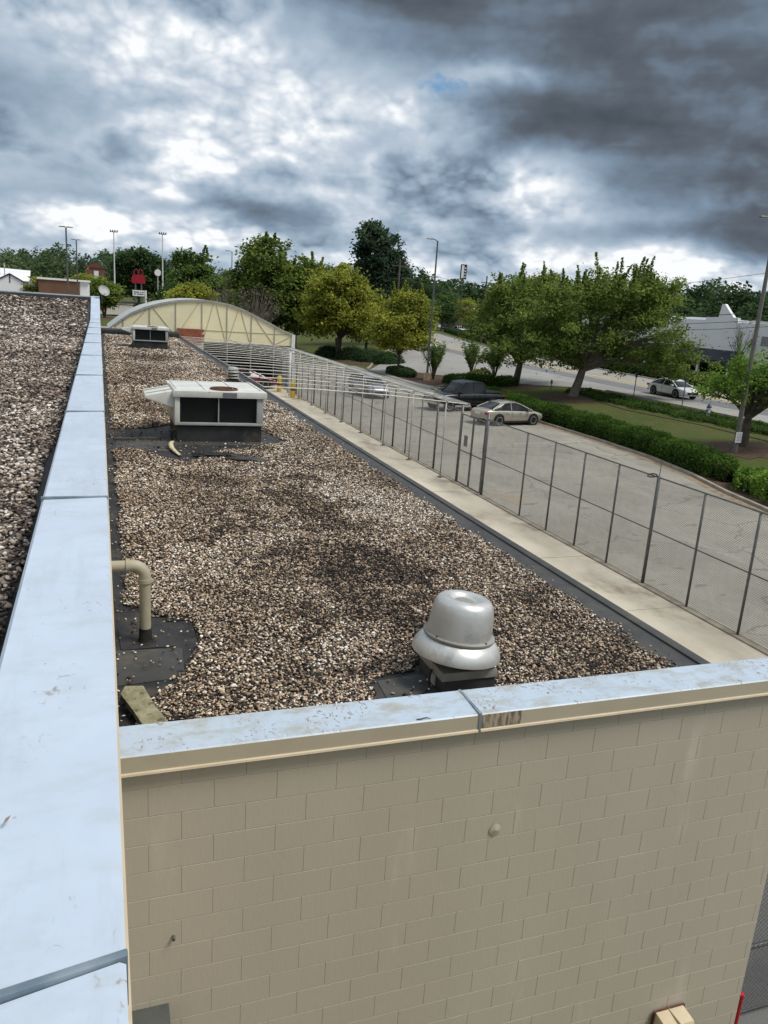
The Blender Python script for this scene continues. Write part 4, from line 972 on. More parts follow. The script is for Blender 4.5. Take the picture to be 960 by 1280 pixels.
L_HEDGE = leaf_mat('clipped_hedge_leaves', (0.025, 0.062, 0.014), (0.132, 0.225, 0.043))
L_BRIGHT = leaf_mat('bright_shrub_leaves', (0.055, 0.121, 0.023), (0.290, 0.436, 0.079))
L_WOOD = leaf_mat('woodland_leaves', (0.043, 0.072, 0.043), (0.169, 0.243, 0.107))
L_WOODL = leaf_mat('lighter_woodland_leaves', (0.072, 0.114, 0.052), (0.290, 0.346, 0.153))

def tree(name, label, cat, base, trunk_h, lobes, n_cl, per, leaf, lm, bark=M_BARK, tr=.22, sig=.5, seed=1, group=None, spires=0, limbs=14, lean=(0, 0), stems=1):
    """lobes: ellipsoids (cx,cy,cz,rx,ry,rz) relative to the base; clumps of leaves at their outer shell, limbs to them"""
    r = np.random.default_rng(seed); rr = random.Random(seed)
    t = thing(name, label, cat, base, 0, group)
    vol = np.array([l[3]*l[4]*l[5] for l in lobes]); cl = []
    for _ in range(n_cl):
        l = lobes[r.choice(len(lobes), p=vol/vol.sum())]
        d = r.normal(size=3); d /= np.linalg.norm(d); q = r.uniform(.35, 1.0)**.5*r.uniform(.85, 1.08)
        cl.append([l[0]+d[0]*l[3]*q, l[1]+d[1]*l[4]*q, l[2]+d[2]*l[5]*q])
    cl = np.array(cl); tops = cl[np.argsort(cl[:, 2])[::-1]]
    P = []; T = []; Sg = []
    zc = cl[:, 2]
    for c in cl:
        n = int(per*rr.uniform(.5, 1.5)); sg = sig*rr.uniform(.6, 1.3)
        q = r.normal(size=(n, 3))*sg*np.array([1, 1, .55]); P.append(c+q)
        T.append(np.full(n, rr.uniform(.15, .75))+r.normal(size=n)*.16)
    for k in range(spires):
        c = tops[rr.randrange(min(len(tops), max(4, n_cl//3)))]
        L = rr.uniform(.8, 1.9); n = int(per*.7); u = r.uniform(0, 1, n); dr = np.array([rr.uniform(-.25, .35), rr.uniform(-.3, .3), 1.0])
        P.append(c+u[:, None]*L*dr+r.normal(size=(n, 3))*.11*sig/.5*(1.15-u[:, None])); T.append(np.full(n, rr.uniform(.3, .7))+r.normal(size=n)*.12)
    P = np.concatenate(P); T = np.concatenate(T); P[:, 2] = np.maximum(P[:, 2], .25)
    cr = inst('crown', leaf_mesh('crown', P, leaf, T, lm, seed=seed), t)
    tk = MB(); top = Vector((lean[0], lean[1], trunk_h))
    for s_ in range(stems):
        ox = .0 if stems == 1 else rr.uniform(-.12, .12); oy = 0 if stems == 1 else rr.uniform(-.12, .12)
        tp = top if stems == 1 else top+Vector((rr.uniform(-.7, .7), rr.uniform(-.7, .7), rr.uniform(-.2, .2)))
        tk.tube([(ox*1.2, oy*1.2, -.1), (ox, oy, .25), tuple(tp*.5+Vector((ox, oy, 0))*.5), tuple(tp)], [tr*1.45, tr*1.08, tr*.9, tr*.75], 9)
    tk.build('trunk', bark, t, smooth=True)
    lb = MB(); pick = [cl[i] for i in r.choice(len(cl), min(limbs, len(cl)), replace=False)]
    cz = max(l[2] for l in lobes)
    for c in pick:
        c = Vector(c); st = top*rr.uniform(.82, 1.0); mid = st.lerp(c, .45)+Vector((rr.uniform(-.3, .3), rr.uniform(-.3, .3), .25*(c-st).length*.35))
        lb.tube([tuple(st), tuple(mid), tuple(c)], [tr*.48, tr*.26, tr*.07], 6)
        for _ in range(2):
            e = c+Vector([rr.uniform(-1, 1)*sig*2, rr.uniform(-1, 1)*sig*2, rr.uniform(-.3, 1)*sig*1.6]); lb.tube([tuple(mid), tuple(mid.lerp(e, .6)), tuple(e)], [tr*.2, tr*.1, tr*.03], 4)
    lb.build('limbs', bark, t, smooth=True)
    return t

G_BIG = 'broad olive green trees on the lawn'
tree('broadleaf_tree', 'wide olive green tree nearest the silver car, its pale leaning trunk on the lawn', 'tree', (35.0, 53.8, hz(35.0)), 2.6,
     [(.3, 0, 6.0, 5.2, 4.6, 3.1), (-3.4, 0, 4.9, 3.6, 3.6, 2.4), (4.4, -1.5, 5.2, 4.0, 3.6, 2.9), (6.3, -3.0, 3.6, 2.6, 2.6, 1.8), (2.5, -1, 8.1, 4.2, 3.4, 1.9), (-5.3, .6, 3.6, 1.8, 2, 1.3), (-2.6, -.5, 3.0, 2.4, 2.4, 1.0), (8.0, -3.2, 3.0, 2.0, 2, 1.3), (5.5, -1.5, 8.6, 2.2, 2.2, 1.3)],
     330, 120, .125, L_OLIVE, tr=.36, sig=.43, seed=3, spires=80, limbs=34, lean=(.5, -.2), bark=M_BARKP)
tree('broadleaf_tree', 'wide olive green tree left of its twin, dark trunk behind the black pickup', 'tree', (34.4, 62.2, hz(34.4)), 2.3,
     [(.4, 0, 6.2, 4.4, 4.2, 3.0), (-2.6, 0, 4.6, 3.0, 3.2, 2.3), (3.0, 0, 5.2, 3.4, 3.6, 2.6), (.8, 0, 8.2, 3.0, 3, 1.6), (-3.6, 0, 3.0, 1.5, 2, 1.1)],
     210, 110, .14, L_OLIVE, tr=.32, sig=.46, seed=5, spires=26, limbs=26, lean=(.3, 0))
tree('broadleaf_tree', 'sparse green tree growing right behind the leaning light pole', 'tree', (32.7, 33.3, hz(32.7)), 2.0,
     [(-.4, .4, 3.7, 2.2, 2.0, 1.15), (1.6, -.6, 3.5, 2.4, 2.0, 1.3), (-1.6, .6, 3.0, 1.6, 1.6, .8), (.4, 0, 4.7, 1.4, 1.4, .8)],
     95, 85, .095, L_BRIGHT, tr=.24, sig=.33, seed=8, spires=8, limbs=18)
tree('broadleaf_tree', 'round yellow green tree behind the left end of the shade frame', 'tree', (27.5, 94.4, .05), 2.6,
     [(0, 0, 6.6, 4.6, 4.6, 3.7), (-.6, 0, 9.0, 3.3, 3.3, 2.1), (2.2, 0, 5.6, 3.2, 3.4, 2.8), (-2.4, 0, 5.2, 2.8, 3.2, 2.5)],
     220, 120, .20, L_YEL, tr=.26, sig=.62, seed=9, spires=16, limbs=26, stems=3)
tree('broadleaf_tree', 'small yellow green tree just left of the tall street lamp', 'tree', (28.4, 75.8, .1), 2.0,
     [(-.2, 0, 4.6, 2.8, 2.8, 2.3), (.5, 0, 6.6, 2.1, 2.1, 1.6), (1.4, 0, 4.4, 2.0, 2.2, 1.8), (-1.6, 0, 3.8, 1.7, 2, 1.4)],
     160, 110, .15, L_YEL, tr=.14, sig=.45, seed=10, spires=18, limbs=20)
tree('broadleaf_tree', 'dark green tree shading the bushes between the two yellow green trees', 'tree', (31.8, 97, .4), 2.2,
     [(0, 0, 4.6, 3.4, 3.2, 2.6), (2.0, 1, 4.0, 2.6, 2.6, 2.0)], 90, 110, .2, L_MID, tr=.2, sig=.6, seed=12, limbs=14)
tree('pine_tree', 'tall grey green pine rising above the middle trees', 'tree', (38.9, 115, 1.0), 9,
     [(0, 0, 12.5, 3.4, 3.4, 4.2), (-1.2, 0, 15.0, 2.2, 2.4, 2.4), (2.6, 0, 10.2, 2.6, 2.6, 2.4), (-.4, 0, 8.0, 3.4, 3, 2.4)],
     230, 90, .26, L_PINE, tr=.35, sig=.55, seed=14, spires=18, limbs=26)
tree('broadleaf_tree', 'large green tree behind the right end of the arched building', 'tree', (21.5, 104, .02), 3.2,
     [(0, 0, 7.2, 5.2, 4.6, 4.2), (-1.6, 0, 11.6, 3.0, 3.0, 2.6), (3.6, 0, 9.0, 3.4, 3.4, 3.0), (3.8, 0, 5.4, 3.4, 3.4, 3.2), (-3.8, 0, 7.6, 2.8, 3, 3.2)],
     300, 110, .25, L_OLIVE, tr=.34, sig=.66, seed=15, spires=26, limbs=26)
tree('broadleaf_tree', 'green tree filling the gap between the large tree and the round yellow green tree', 'tree', (26.0, 112, .02), 3.0,
     [(0, 0, 6.5, 3.6, 3.6, 3.8), (1.0, 0, 9.4, 2.4, 2.4, 1.8)], 130, 110, .25, L_MID, tr=.3, sig=.6, seed=16, spires=8, limbs=14)
tree('broadleaf_tree', 'tall feathery dark green tree left of the leafless tree', 'tree', (13.2, 122, .02), 4.0,
     [(0, 0, 7.0, 3.8, 3.8, 4.2), (-.4, 0, 10.6, 2.4, 2.4, 2.2), (2.9, 0, 6.6, 2.6, 2.8, 2.8)], 170, 90, .26, L_MID, tr=.3, sig=.62, seed=17, spires=22, limbs=18)
tree('broadleaf_tree', 'low yellowish tree right behind the crest of the arched building', 'tree', (10.5, 100, .02), 1.8,
     [(0, 0, 5.4, 2.3, 2.4, 2.5), (1.7, 0, 4.6, 1.6, 1.8, 2.2), (-1.5, 0, 4.6, 1.4, 1.8, 2.0)], 120, 100, .19, L_YEL, tr=.2, sig=.5, seed=18, limbs=12)
tree('broadleaf_tree', 'small dark tree beside the red pylon sign, left of the yellowish tree', 'tree', (8.1, 108, .02), 2.0,
     [(0, 0, 4.6, 1.7, 1.8, 2.6), (.6, 0, 6.8, 1.0, 1.0, 1.1)], 70, 100, .2, L_DARK, tr=.2, sig=.5, seed=19, limbs=10)
tree('leafless_tree', 'brown leafless twiggy tree standing before the large green tree', 'tree', (15.0, 84, .02), 2.0,
     [(0, 0, 5.6, 2.4, 2.4, 3.0), (1.6, 0, 6.6, 1.5, 1.5, 2.4)], 60, 14, .10, L_BROWN, bark=M_BARKP, tr=.12, sig=.5, seed=20, limbs=90, stems=5)
tree('leafless_tree', 'greyer bare multi stemmed tree left of the other leafless tree', 'tree', (12.9, 90, .02), 1.6,
     [(0, 0, 5.0, 2.0, 2.2, 3.0)], 50, 18, .10, L_BROWN, bark=M_BARKP, tr=.11, sig=.5, seed=21, limbs=70, stems=4)
tree('broadleaf_tree', 'round dark crowned tree on the island left of the red sign', 'tree', (1.1, 190, .1), 2.4,
     [(0, 0, 5.0, 3.6, 3.4, 2.6), (-1.2, 0, 6.4, 2.2, 2.4, 1.8)], 110, 90, .30, L_OLIVE, tr=.25, sig=.6, seed=22, limbs=14, stems=3)
tree('broadleaf_tree', 'reddish green tree behind the satellite dish', 'tree', (-2.2, 205, .1), 2.4,
     [(0, 0, 6.4, 3.2, 3.4, 3.2), (-3.8, 0, 5.6, 3.4, 3.0, 2.4)], 110, 80, .34, L_YEL, tr=.25, sig=.7, seed=23, limbs=12)
tree('broadleaf_tree', 'tall dark tree behind the red pylon sign', 'tree', (14.5, 330, .1), 6,
     [(0, 0, 14, 8.5, 7, 8.0), (-5, 0, 11, 5, 5, 7), (5.5, 0, 12, 5, 5, 8)], 260, 90, .62, L_DARK, tr=.6, sig=1.3, seed=24, spires=30, limbs=12)
for i, (x, y, s_, lb) in enumerate([(-9.5, 150, 1.0, 'olive tree in front of the brown wall at far left'), (-6.0, 160, .9, 'small olive tree at the right end of the brown wall'), (-20, 150, 1.1, 'dark tree at the left frame edge beside the white building')]):
    tree('broadleaf_tree', lb, 'tree', (x, y, 0), 2.5, [(0, 0, 5.2*s_, 2.6*s_, 2.4, 2.2*s_), (1, 0, 3.6*s_, 2.4, 2.2, 1.8)], 60, 80, .26, L_YEL if i < 2 else L_DARK, tr=.2, sig=.5, seed=30+i, limbs=8)
for i, (x, y, s_, L_, lb) in enumerate([(92, 213, 1.45, L_MID, 'dark green lot tree right behind the tall street lamp, across the street'), (100.5, 215, 1.4, L_YEL, 'yellowish lot tree across the street before the white roofed store'),
        (109, 217, 1.35, L_MID, 'green lot tree across the street touching the crown of the wide olive tree'), (84, 205, 1.2, L_OLIVE, 'dark lot tree across the street hidden by the small yellow green tree'), (74, 96, 1.1, L_DARK, 'dark tree before the charcoal awning, mostly hidden by the wide olive tree')]):
    tree('broadleaf_tree', lb, 'tree', (x, y, 1), 2.0, [(0, 0, 4.3*s_, 2.9*s_, 2.9*s_, 2.4*s_), (1.2, 0, 3.4*s_, 2.2*s_, 2.2, 1.8)], 80, 90, .26, L_, tr=.18, sig=.55, seed=40+i, limbs=8)
tree('leafless_tree', 'thin bare sapling in front of the white building right of the spire', 'tree', (63.5, 67.5, 1), 3.0, [(0, 0, 5.2, 1.6, 1.6, 1.6)], 30, 5, .10, L_BROWN, bark=M_BARKP, tr=.08, sig=.4, seed=50, limbs=26)

def myrtle(label, x, y, h, seed):
    r = np.random.default_rng(seed); t = thing('crape_myrtle', label, 'shrub', (x, y, hz(x)), 0, 'vase shaped crape myrtles by the driveway')
    tk = MB(); P = []
    for k in range(16):
        a = r.uniform(0, 6.28); q = r.uniform(.2, 1.0); e = np.array([math.cos(a)*q*h*.42, math.sin(a)*q*h*.42, h*r.uniform(.8, 1.05)])
        m_ = e*np.array([.45, .45, .55]); tk.tube([(0, 0, 0), tuple(m_), tuple(e)], [.05, .035, .012], 5)
        n = 170; u = r.uniform(.42, 1.08, n)[:, None]; P.append(m_+(e-m_)*((u-.5)*2)+r.normal(size=(n, 3))*.13)
    tk.build('trunk', M_BARK, t, smooth=True)
    P = np.concatenate(P); inst('crown', leaf_mesh('crown', P, .09, r.uniform(.1, .9, len(P)), L_MID, seed=seed), t)
myrtle('vase shaped shrub right beside the tall street lamp base', 29.7, 69.6, 3.2, 1)
myrtle('vase shaped shrub first to the right of the lamp, near the driveway', 34.3, 71.0, 2.9, 2)
myrtle('vase shaped shrub second to the right of the lamp, touching the wide tree', 34.9, 67.2, 2.8, 3)

def hedge(name, label, P, w, h, lm, cat='hedge', leaf=.05, dens=420, seed=1, wobble=.12, zoff=0.0):
    """box-clipped leafy hedge along the polyline P"""
    r = np.random.default_rng(seed); t = thing(name, label, cat, (0, 0, 0))
    P = [Vector(p) for p in P]; seg = [(P[i], P[i+1]) for i in range(len(P)-1)]; L = [(b-a).length for a, b in seg]; tot = sum(L)
    per = w+2*h; n = int(tot*per*dens); out = []; T = []
    cum = np.cumsum([0]+L); u = r.uniform(0, tot, n); si = np.clip(np.searchsorted(cum, u)-1, 0, len(seg)-1)
    A = np.array([a[:] for a, b in seg]); B = np.array([b[:] for a, b in seg]); Ls = np.array(L)
    f = (u-cum[si])/Ls[si]; c = A[si]*(1-f)[:, None]+B[si]*f[:, None]; d = (B[si]-A[si])/Ls[si][:, None]; nn = np.stack([d[:, 1], -d[:, 0]], 1)
    th = r.uniform(0, math.pi, n)                        # superellipse cross section
    ex = np.sign(np.cos(th))*np.abs(np.cos(th))**.55*w/2; ez = np.abs(np.sin(th))**.6*h
    bumpy = 1+wobble*(np.sin(u*1.3+seed)*.5+np.sin(u*3.1+th*2+seed)*.4+np.sin(u*7.7+th*5)*.25)
    dep = r.uniform(.80, 1.03, n); ex = ex*bumpy*dep; ez = ez*(1+(bumpy-1)*.6)*dep
    endf = np.minimum(np.minimum(u, tot-u)/(w*.5), 1)**.5; ex *= endf; ez *= .55+.45*endf
    x = c[:, 0]+nn[:, 0]*ex; y = c[:, 1]+nn[:, 1]*ex; gz_ = np.clip((x-XB)/(XT-XB), 0, 1)*ZS
    pts_ = np.stack([x, y, gz_+ez+zoff+r.normal(size=n)*.02], 1)+r.normal(size=(n, 3))*.02
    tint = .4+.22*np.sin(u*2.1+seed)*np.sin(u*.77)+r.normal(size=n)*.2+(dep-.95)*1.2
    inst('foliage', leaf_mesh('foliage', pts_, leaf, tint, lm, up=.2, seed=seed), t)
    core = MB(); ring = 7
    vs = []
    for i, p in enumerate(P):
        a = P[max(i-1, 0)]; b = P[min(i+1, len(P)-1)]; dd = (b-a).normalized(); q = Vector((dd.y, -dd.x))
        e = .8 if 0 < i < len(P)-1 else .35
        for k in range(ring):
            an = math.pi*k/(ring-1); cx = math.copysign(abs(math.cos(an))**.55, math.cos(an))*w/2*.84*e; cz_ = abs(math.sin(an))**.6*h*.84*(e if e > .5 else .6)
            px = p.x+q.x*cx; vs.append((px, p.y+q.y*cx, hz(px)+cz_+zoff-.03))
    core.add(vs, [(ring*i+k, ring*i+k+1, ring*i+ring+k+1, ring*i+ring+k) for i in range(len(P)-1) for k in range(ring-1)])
    core.build('dark_core', M_DARKCORE, t)  # solid near-black hull filling the inside of the leaf shell
    return t
M_DARKCORE = mat('dark_hedge_core', (.012, .018, .007), (.022, .022, .012), 8, .95)  # even near-black colour of the solid hull inside hedges and bushes
def dense(P, st=1.2):
    o = []
    for (a, b), (c, d) in zip(P, P[1:]):
        k = max(1, int(math.hypot(c-a, d-b)/st)); o += [(a+(c-a)*i/k, b+(d-b)*i/k) for i in range(k)]
    return o+[P[-1]]
hedge('hedge', 'long clipped dark green hedge along the parking lot kerb', dense([(27.85, 59), (27.9, 50), (27.9, 40), (27.6, 34), (26.9, 29.5), (26.4, 27.2)]), 1.75, 1.12, L_HEDGE, leaf=.060, dens=330, seed=2)
hedge('shrub_row', 'bright leafy shrub bed at the right end of the long hedge', dense([(26.8, 27.0), (26.3, 24.0), (26.4, 19.5)]), 2.7, 1.05, L_BRIGHT, cat='shrubs', leaf=.085, dens=200, seed=3, wobble=.25)
hedge('hedge', 'low clipped hedge right of the street lamp, behind the pickup', dense([(29.6, 67.0), (31.6, 64.2), (34.2, 61.4)]), 1.8, .95, L_HEDGE, leaf=.07, dens=260, seed=4)
hedge('hedge', 'low rounded hedge just left of the street lamp', dense([(28.0, 77.2), (28.2, 74.5), (28.4, 71.6)]), 1.6, .85, L_DARK, leaf=.07, dens=260, seed=5)
hedge('ornamental_grass', 'tuft of pale ornamental grass above the low clipped hedge', dense([(31.8, 66.8), (33.6, 65.0)]), 1.2, 1.1, L_YEL, cat='ornamental grass', leaf=.09, dens=160, seed=6, wobble=.4)
o = hedge('groundcover', 'dark green groundcover strip between the lawn and the street', dense([(37.2, 57.5), (37.0, 50), (37.3, 44), (37.6, 38), (37.8, 30)]), 2.3, .28, L_HEDGE, cat='groundcover', leaf=.07, dens=170, seed=7, wobble=.3)
for k, (x, y, s_, lb) in enumerate([(27.2, 97.5, 1.2, 'round dark bush at the left of the bush row under the trees'), (28.9, 93.3, 1.3, 'round dark bush second in the bush row'), (30.2, 90.2, 1.25, 'round dark bush third in the bush row'), (31.3, 86.8, 1.15, 'round dark bush at the right end of the bush row')]):
    r = np.random.default_rng(60+k); n = 2600; d = r.normal(size=(n, 3)); d /= np.linalg.norm(d, axis=1)[:, None]; d[:, 2] = np.abs(d[:, 2])
    P = d*np.array([1.7, 1.7, 1.25])*s_*r.uniform(.75, 1.04, (n, 1)); t = thing('bush', lb, 'bush', (x, y, hz(x)), 0, 'round bushes under the trees')
    inst('foliage', leaf_mesh('foliage', P, .12, .35+r.normal(size=n)*.2, L_DARK, up=.2, seed=60+k), t)
    b_ = MB().lathe([(1.4*s_*math.cos(a), 1.02*s_*math.sin(a)) for a in np.linspace(0, math.pi/2-.01, 6)], 12).build('dark_core', M_DARKCORE, t)  # solid near-black dome under the bush leaves
hedge('hedge', 'long clipped hedge across the street before the white building and the far lot', dense([(55.2, 30), (55.4, 48), (56.3, 60), (58.2, 78), (61.5, 96), (66, 120), (73.5, 148), (82, 178), (91, 206)], 4), 2.2, 1.35, L_DARK, leaf=.16, dens=60, seed=8)
strip('far_verge', [(53.5, 20), (53.6, 45), (54.4, 62), (58, 90), (64.6, 130)], [(59, 20), (59, 45), (60, 62), (64, 90), (71, 130)], M_GRASS, .03, 30, 2)

# far woods: one leafy mass on the skyline
def woods(name, label, az0_, az1_, rad, h0, h1, n_cl, per, leaf, lm, seed):
    r = np.random.default_rng(seed); P = []; T = []
    for k in range(n_cl):
        a = R(r.uniform(az0_, az1_)); rd = rad*r.uniform(.9, 1.15)
        ht = (h0+(h1-h0)*(.5+.5*math.sin(a*23+seed)*math.sin(a*9.1+1)))*r.uniform(.72, 1.08); w = r.uniform(4.5, 8.5)
        n = per; d = r.normal(size=(n, 3)); d /= np.linalg.norm(d, axis=1)[:, None]
        q = r.uniform(.55, 1.05, (n, 1))**.5
        c = np.array([math.sin(a)*rd, math.cos(a)*rd, ht*.60]); pp = d*q*np.array([w, w, ht*.42]); pp[:, :2] *= (1.15-.45*(pp[:, 2:3]/(ht*.42)+1)/2*1.0)
        P.append(c+pp); T.append(np.full(n, r.uniform(.1, .7))+r.normal(size=n)*.14)
    P = np.concatenate(P); T = np.concatenate(T); P[:, 2] = np.maximum(P[:, 2], .5)
    o = inst(name, leaf_mesh(name, P, leaf, T, lm, seed=seed, up=.9), None); return tag(o, label, 'woods', kind='stuff')
woods('woodland', 'dark mixed woodland along the left skyline', -24, 14, 400, 17.5, 23, 360, 300, .8, L_WOOD, 71)
woods('woodland', 'lighter rounded tree mass on the left skyline beside the dark woods', -24, 6, 372, 15, 20, 70, 300, .7, L_WOODL, 72)
woods('woodland', 'dark pine woodland along the skyline behind the right hand white building', 14, 62, 340, 18, 23, 500, 280, .8, L_DARK, 73)
woods('woodland', 'darker low woodland edge beneath the right skyline', 16, 60, 300, 13, 16, 220, 240, .8, L_DARK, 74)
for (a, b) in ((-170, -24), (62, 190)): woods('woodland', 'woodland skyline outside the view', a, b, 380, 18, 24, 220, 90, 1.8, L_WOOD, int(80+b))

# ------------------------------------------------------------------ vehicles
def loft(mb, rings, close=True):
    n = len(rings[0]); base = len(mb.v); mb.v += [tuple(p) for rg in rings for p in rg]
    for i in range(len(rings)-1):
        for k in range(n if close else n-1): mb.f.append((base+i*n+k, base+i*n+(k+1) % n, base+(i+1)*n+(k+1) % n, base+(i+1)*n+k))
    mb.f.append(tuple(base+k for k in range(n-1, -1, -1))); mb.f.append(tuple(base+(len(rings)-1)*n+k for k in range(n)))
    return mb
def car(name, label, cat, loc, rot, paint, kind='sedan', group=None, detail=True):
    """x forward; origin on the ground under the middle"""
    t = thing(name, label, cat, loc, rot, group)
    if kind == 'sedan':
        Lx = 4.85; W = .91; st = [(-2.42, .42, .72, .62), (-2.36, .30, .93, .80), (-2.0, .22, 1.00, .88), (-1.2, .20, 1.00, .91), (0, .19, .96, .91), (.9, .20, .92, .91), (1.35, .20, .90, .90), (1.9, .22, .82, .87), (2.25, .26, .72, .78), (2.40, .34, .58, .62)]
        gh = [(-1.85, .98, 1.0, .66), (-1.15, .96, 1.36, .60), (-.5, .95, 1.45, .60), (.1, .93, 1.44, .60), (.55, .92, 1.30, .60), (1.32, .90, .93, .70)]; wr = .335; ax = (-1.38, 1.38); pillars = (-.36,)
    elif kind == 'suv':
        Lx = 4.6; W = .90; st = [(-2.28, .40, .80, .70), (-2.22, .32, 1.02, .84), (-1.6, .25, 1.06, .90), (0, .24, 1.03, .91), (1.0, .25, 1.0, .90), (1.8, .27, .93, .86), (2.18, .32, .78, .76), (2.28, .40, .62, .66)]
        gh = [(-2.15, 1.04, 1.08, .74), (-1.85, 1.04, 1.58, .64), (-.8, 1.03, 1.67, .64), (.2, 1.02, 1.64, .64), (.6, 1.01, 1.45, .62), (1.2, 1.0, 1.02, .72)]; wr = .36; ax = (-1.35, 1.38); pillars = (-1.2, -.25)
    else:
        Lx = 5.9; W = .99; st = [(-2.95, .62, 1.05, .94), (-2.9, .52, 1.16, .97), (-1.2, .45, 1.18, .99), (0, .42, 1.16, .99), (1.15, .42, 1.15, .98), (1.9, .44, 1.12, .95), (2.6, .46, 1.04, .90), (2.86, .50, .96, .84), (2.93, .56, .80, .78)]
        gh = [(-1.22, 1.16, 1.18, .86), (-1.12, 1.16, 1.82, .74), (-.2, 1.15, 1.90, .74), (.55, 1.15, 1.86, .72), (.75, 1.14, 1.72, .72), (1.38, 1.12, 1.18, .82)]; wr = .40; ax = (-1.80, 1.90); pillars = (-.15,)
    rings = []
    for x, z0, z1, w in st:
        zm = z0+(z1-z0)*.55
        rings.append([(x, -w*.86, z0), (x, -w*.97, z0+.10), (x, -w, zm), (x, -w*.955, z1-.09), (x, -w*.86, z1-.015), (x, -w*.45, z1+.015), (x, w*.45, z1+.015), (x, w*.86, z1-.015), (x, w*.955, z1-.09), (x, w, zm), (x, w*.97, z0+.10), (x, w*.86, z0)])
    b = loft(MB(), rings).build('body', paint, t)
    md = b.modifiers.new('sub', 'SUBSURF'); md.levels = 1; md.render_levels = 2
    b.data.polygons.foreach_set('use_smooth', [True]*len(b.data.polygons))
    # cabin: glass volume with painted roof and pillars a few mm proud of it
    gr = []
    for x, zb, zt, w in gh:
        gr.append([(x, -W*.90, zb-.04), (x, -w-.06, zb+(zt-zb)*.5+.0) if zt-zb > .2 else (x, -w-.1, zb), (x, -w, zt-.05), (x, -w*.7, zt-.005), (x, w*.7, zt-.005), (x, w, zt-.05), (x, w+.06, zb+(zt-zb)*.5) if zt-zb > .2 else (x, w+.1, zb), (x, W*.90, zb-.04)])
    gl = loft(MB(), gr).build('windows', M_GLASS, t, smooth=True)
    rr_ = [g_ for g_ in gh if g_[2]-g_[1] > .33]
    rf = MB(); rg = []
    for x, zb, zt, w in rr_: rg.append([(x, -w-.012, zt-.075), (x, -w-.008, zt-.035), (x, -w*.7, zt+.014), (x, w*.7, zt+.014), (x, w+.008, zt-.035), (x, w+.012, zt-.075), (x, w-.03, zt-.08), (x, -w+.03, zt-.08)])
    loft(rf, rg).build('roof', paint, t, smooth=True)
    pb = MB()
    for s_ in (-1, 1):
        for (a, b_) in ((gh[0], gh[1]), (gh[-1], gh[-2])):
            pb.tube([(a[0], s_*(W*.86 if a is gh[-1] or a is gh[0] else a[3]), a[1]), (b_[0], s_*(b_[3]+.006), b_[2]-.055)], [.05, .035], 6)
        pb.tube([(gh[-2][0], s_*(gh[-2][3]+.006), gh[-2][2]-.055), (gh[-3][0], s_*(gh[-3][3]+.006), gh[-3][2]-.055)], .035, 6)
        for px in pillars:
            zt = np.interp(px, [q[0] for q in gh], [q[2] for q in gh]); w = np.interp(px, [q[0] for q in gh], [q[3] for q in gh]); zb = gh[2][1]
            pb.tube([(px-.03, s_*W*.885, zb), (px, s_*(w+.062), (zb+zt)/2), (px+.02, s_*(w+.006), zt-.06)], .028, 6)
    pb.build('pillars', paint, t, smooth=True)
    for s_ in (-1, 1):
        for axx in ax:
            wv = MB().tube([(0, -.012, 0), (0, .012, 0)], wr+.075, 22).build('wheel_well_shade', M_TRIM, t); wv.location = (axx, s_*(W*.985), wr+.02)  # flat black disc painting the shaded wheel well around the tyre
            wh = bpy.data.objects.new('wheel', None); wh.empty_display_size = .1; C.objects.link(wh); wh.parent = t; wh.location = (axx, s_*(W-.085), wr)
            tb = MB()
            prof = [(wr*.62, -.105), (wr*.93, -.11), (wr, -.08), (wr, .08), (wr*.93, .11), (wr*.62, .105)]
            n = 24; vs = [(rr*math.cos(2*math.pi*k/n), y, rr*math.sin(2*math.pi*k/n)) for rr, y in prof for k in range(n)]
            tb.add(vs, [(i*n+k, i*n+(k+1) % n, (i+1)*n+(k+1) % n, (i+1)*n+k) for i in range(5) for k in range(n)]); tb.build('tyre', M_TYRE, wh, smooth=True)
            rm = MB(); rm.tube([(0, s_*.055, 0), (0, s_*.062, 0)], wr*.24, 12)
            for k in range(7):
                a = 2*math.pi*k/7; c_, s2 = math.cos(a), math.sin(a)
                rm.hexa([(c_*.03-s2*.028, s_*.06-.008, s2*.03+c_*.028), (c_*.03+s2*.028, s_*.06-.008, s2*.03-c_*.028), (c_*wr*.66+s2*.032, s_*.08-.008, s2*wr*.66-c_*.032), (c_*wr*.66-s2*.032, s_*.08-.008, s2*wr*.66+c_*.032),
                         (c_*.03-s2*.028, s_*.06+.008, s2*.03+c_*.028), (c_*.03+s2*.028, s_*.06+.008, s2*.03-c_*.028), (c_*wr*.66+s2*.032, s_*.08+.008, s2*wr*.66-c_*.032), (c_*wr*.66-s2*.032, s_*.08+.008, s2*wr*.66+c_*.032)])
            rp_ = [(wr*.62, s_*.06), (wr*.62, s_*.112), (wr*.70, s_*.108), (wr*.70, s_*.06)]
            vs = [(rr*math.cos(2*math.pi*k/n), y, rr*math.sin(2*math.pi*k/n)) for rr, y in rp_ for k in range(n)]
            rm.add(vs, [(i*n+k, i*n+(k+1) % n, (i+1)*n+(k+1) % n, (i+1)*n+k) for i in range(3) for k in range(n)])
            rm.build('rim', M_RIM, wh, smooth=True)
            MB().tube([(0, -.04, 0), (0, .04, 0)], wr*.62, 20).build('brake_shadow_disc' if False else 'wheel_shade_disc', M_TRIM, wh)  # dark disc stands in for the shade behind the spokes
    xe, xf = st[0][0], st[-1][0]
    zl = st[1][2]-.17 if kind != 'pickup' else .98
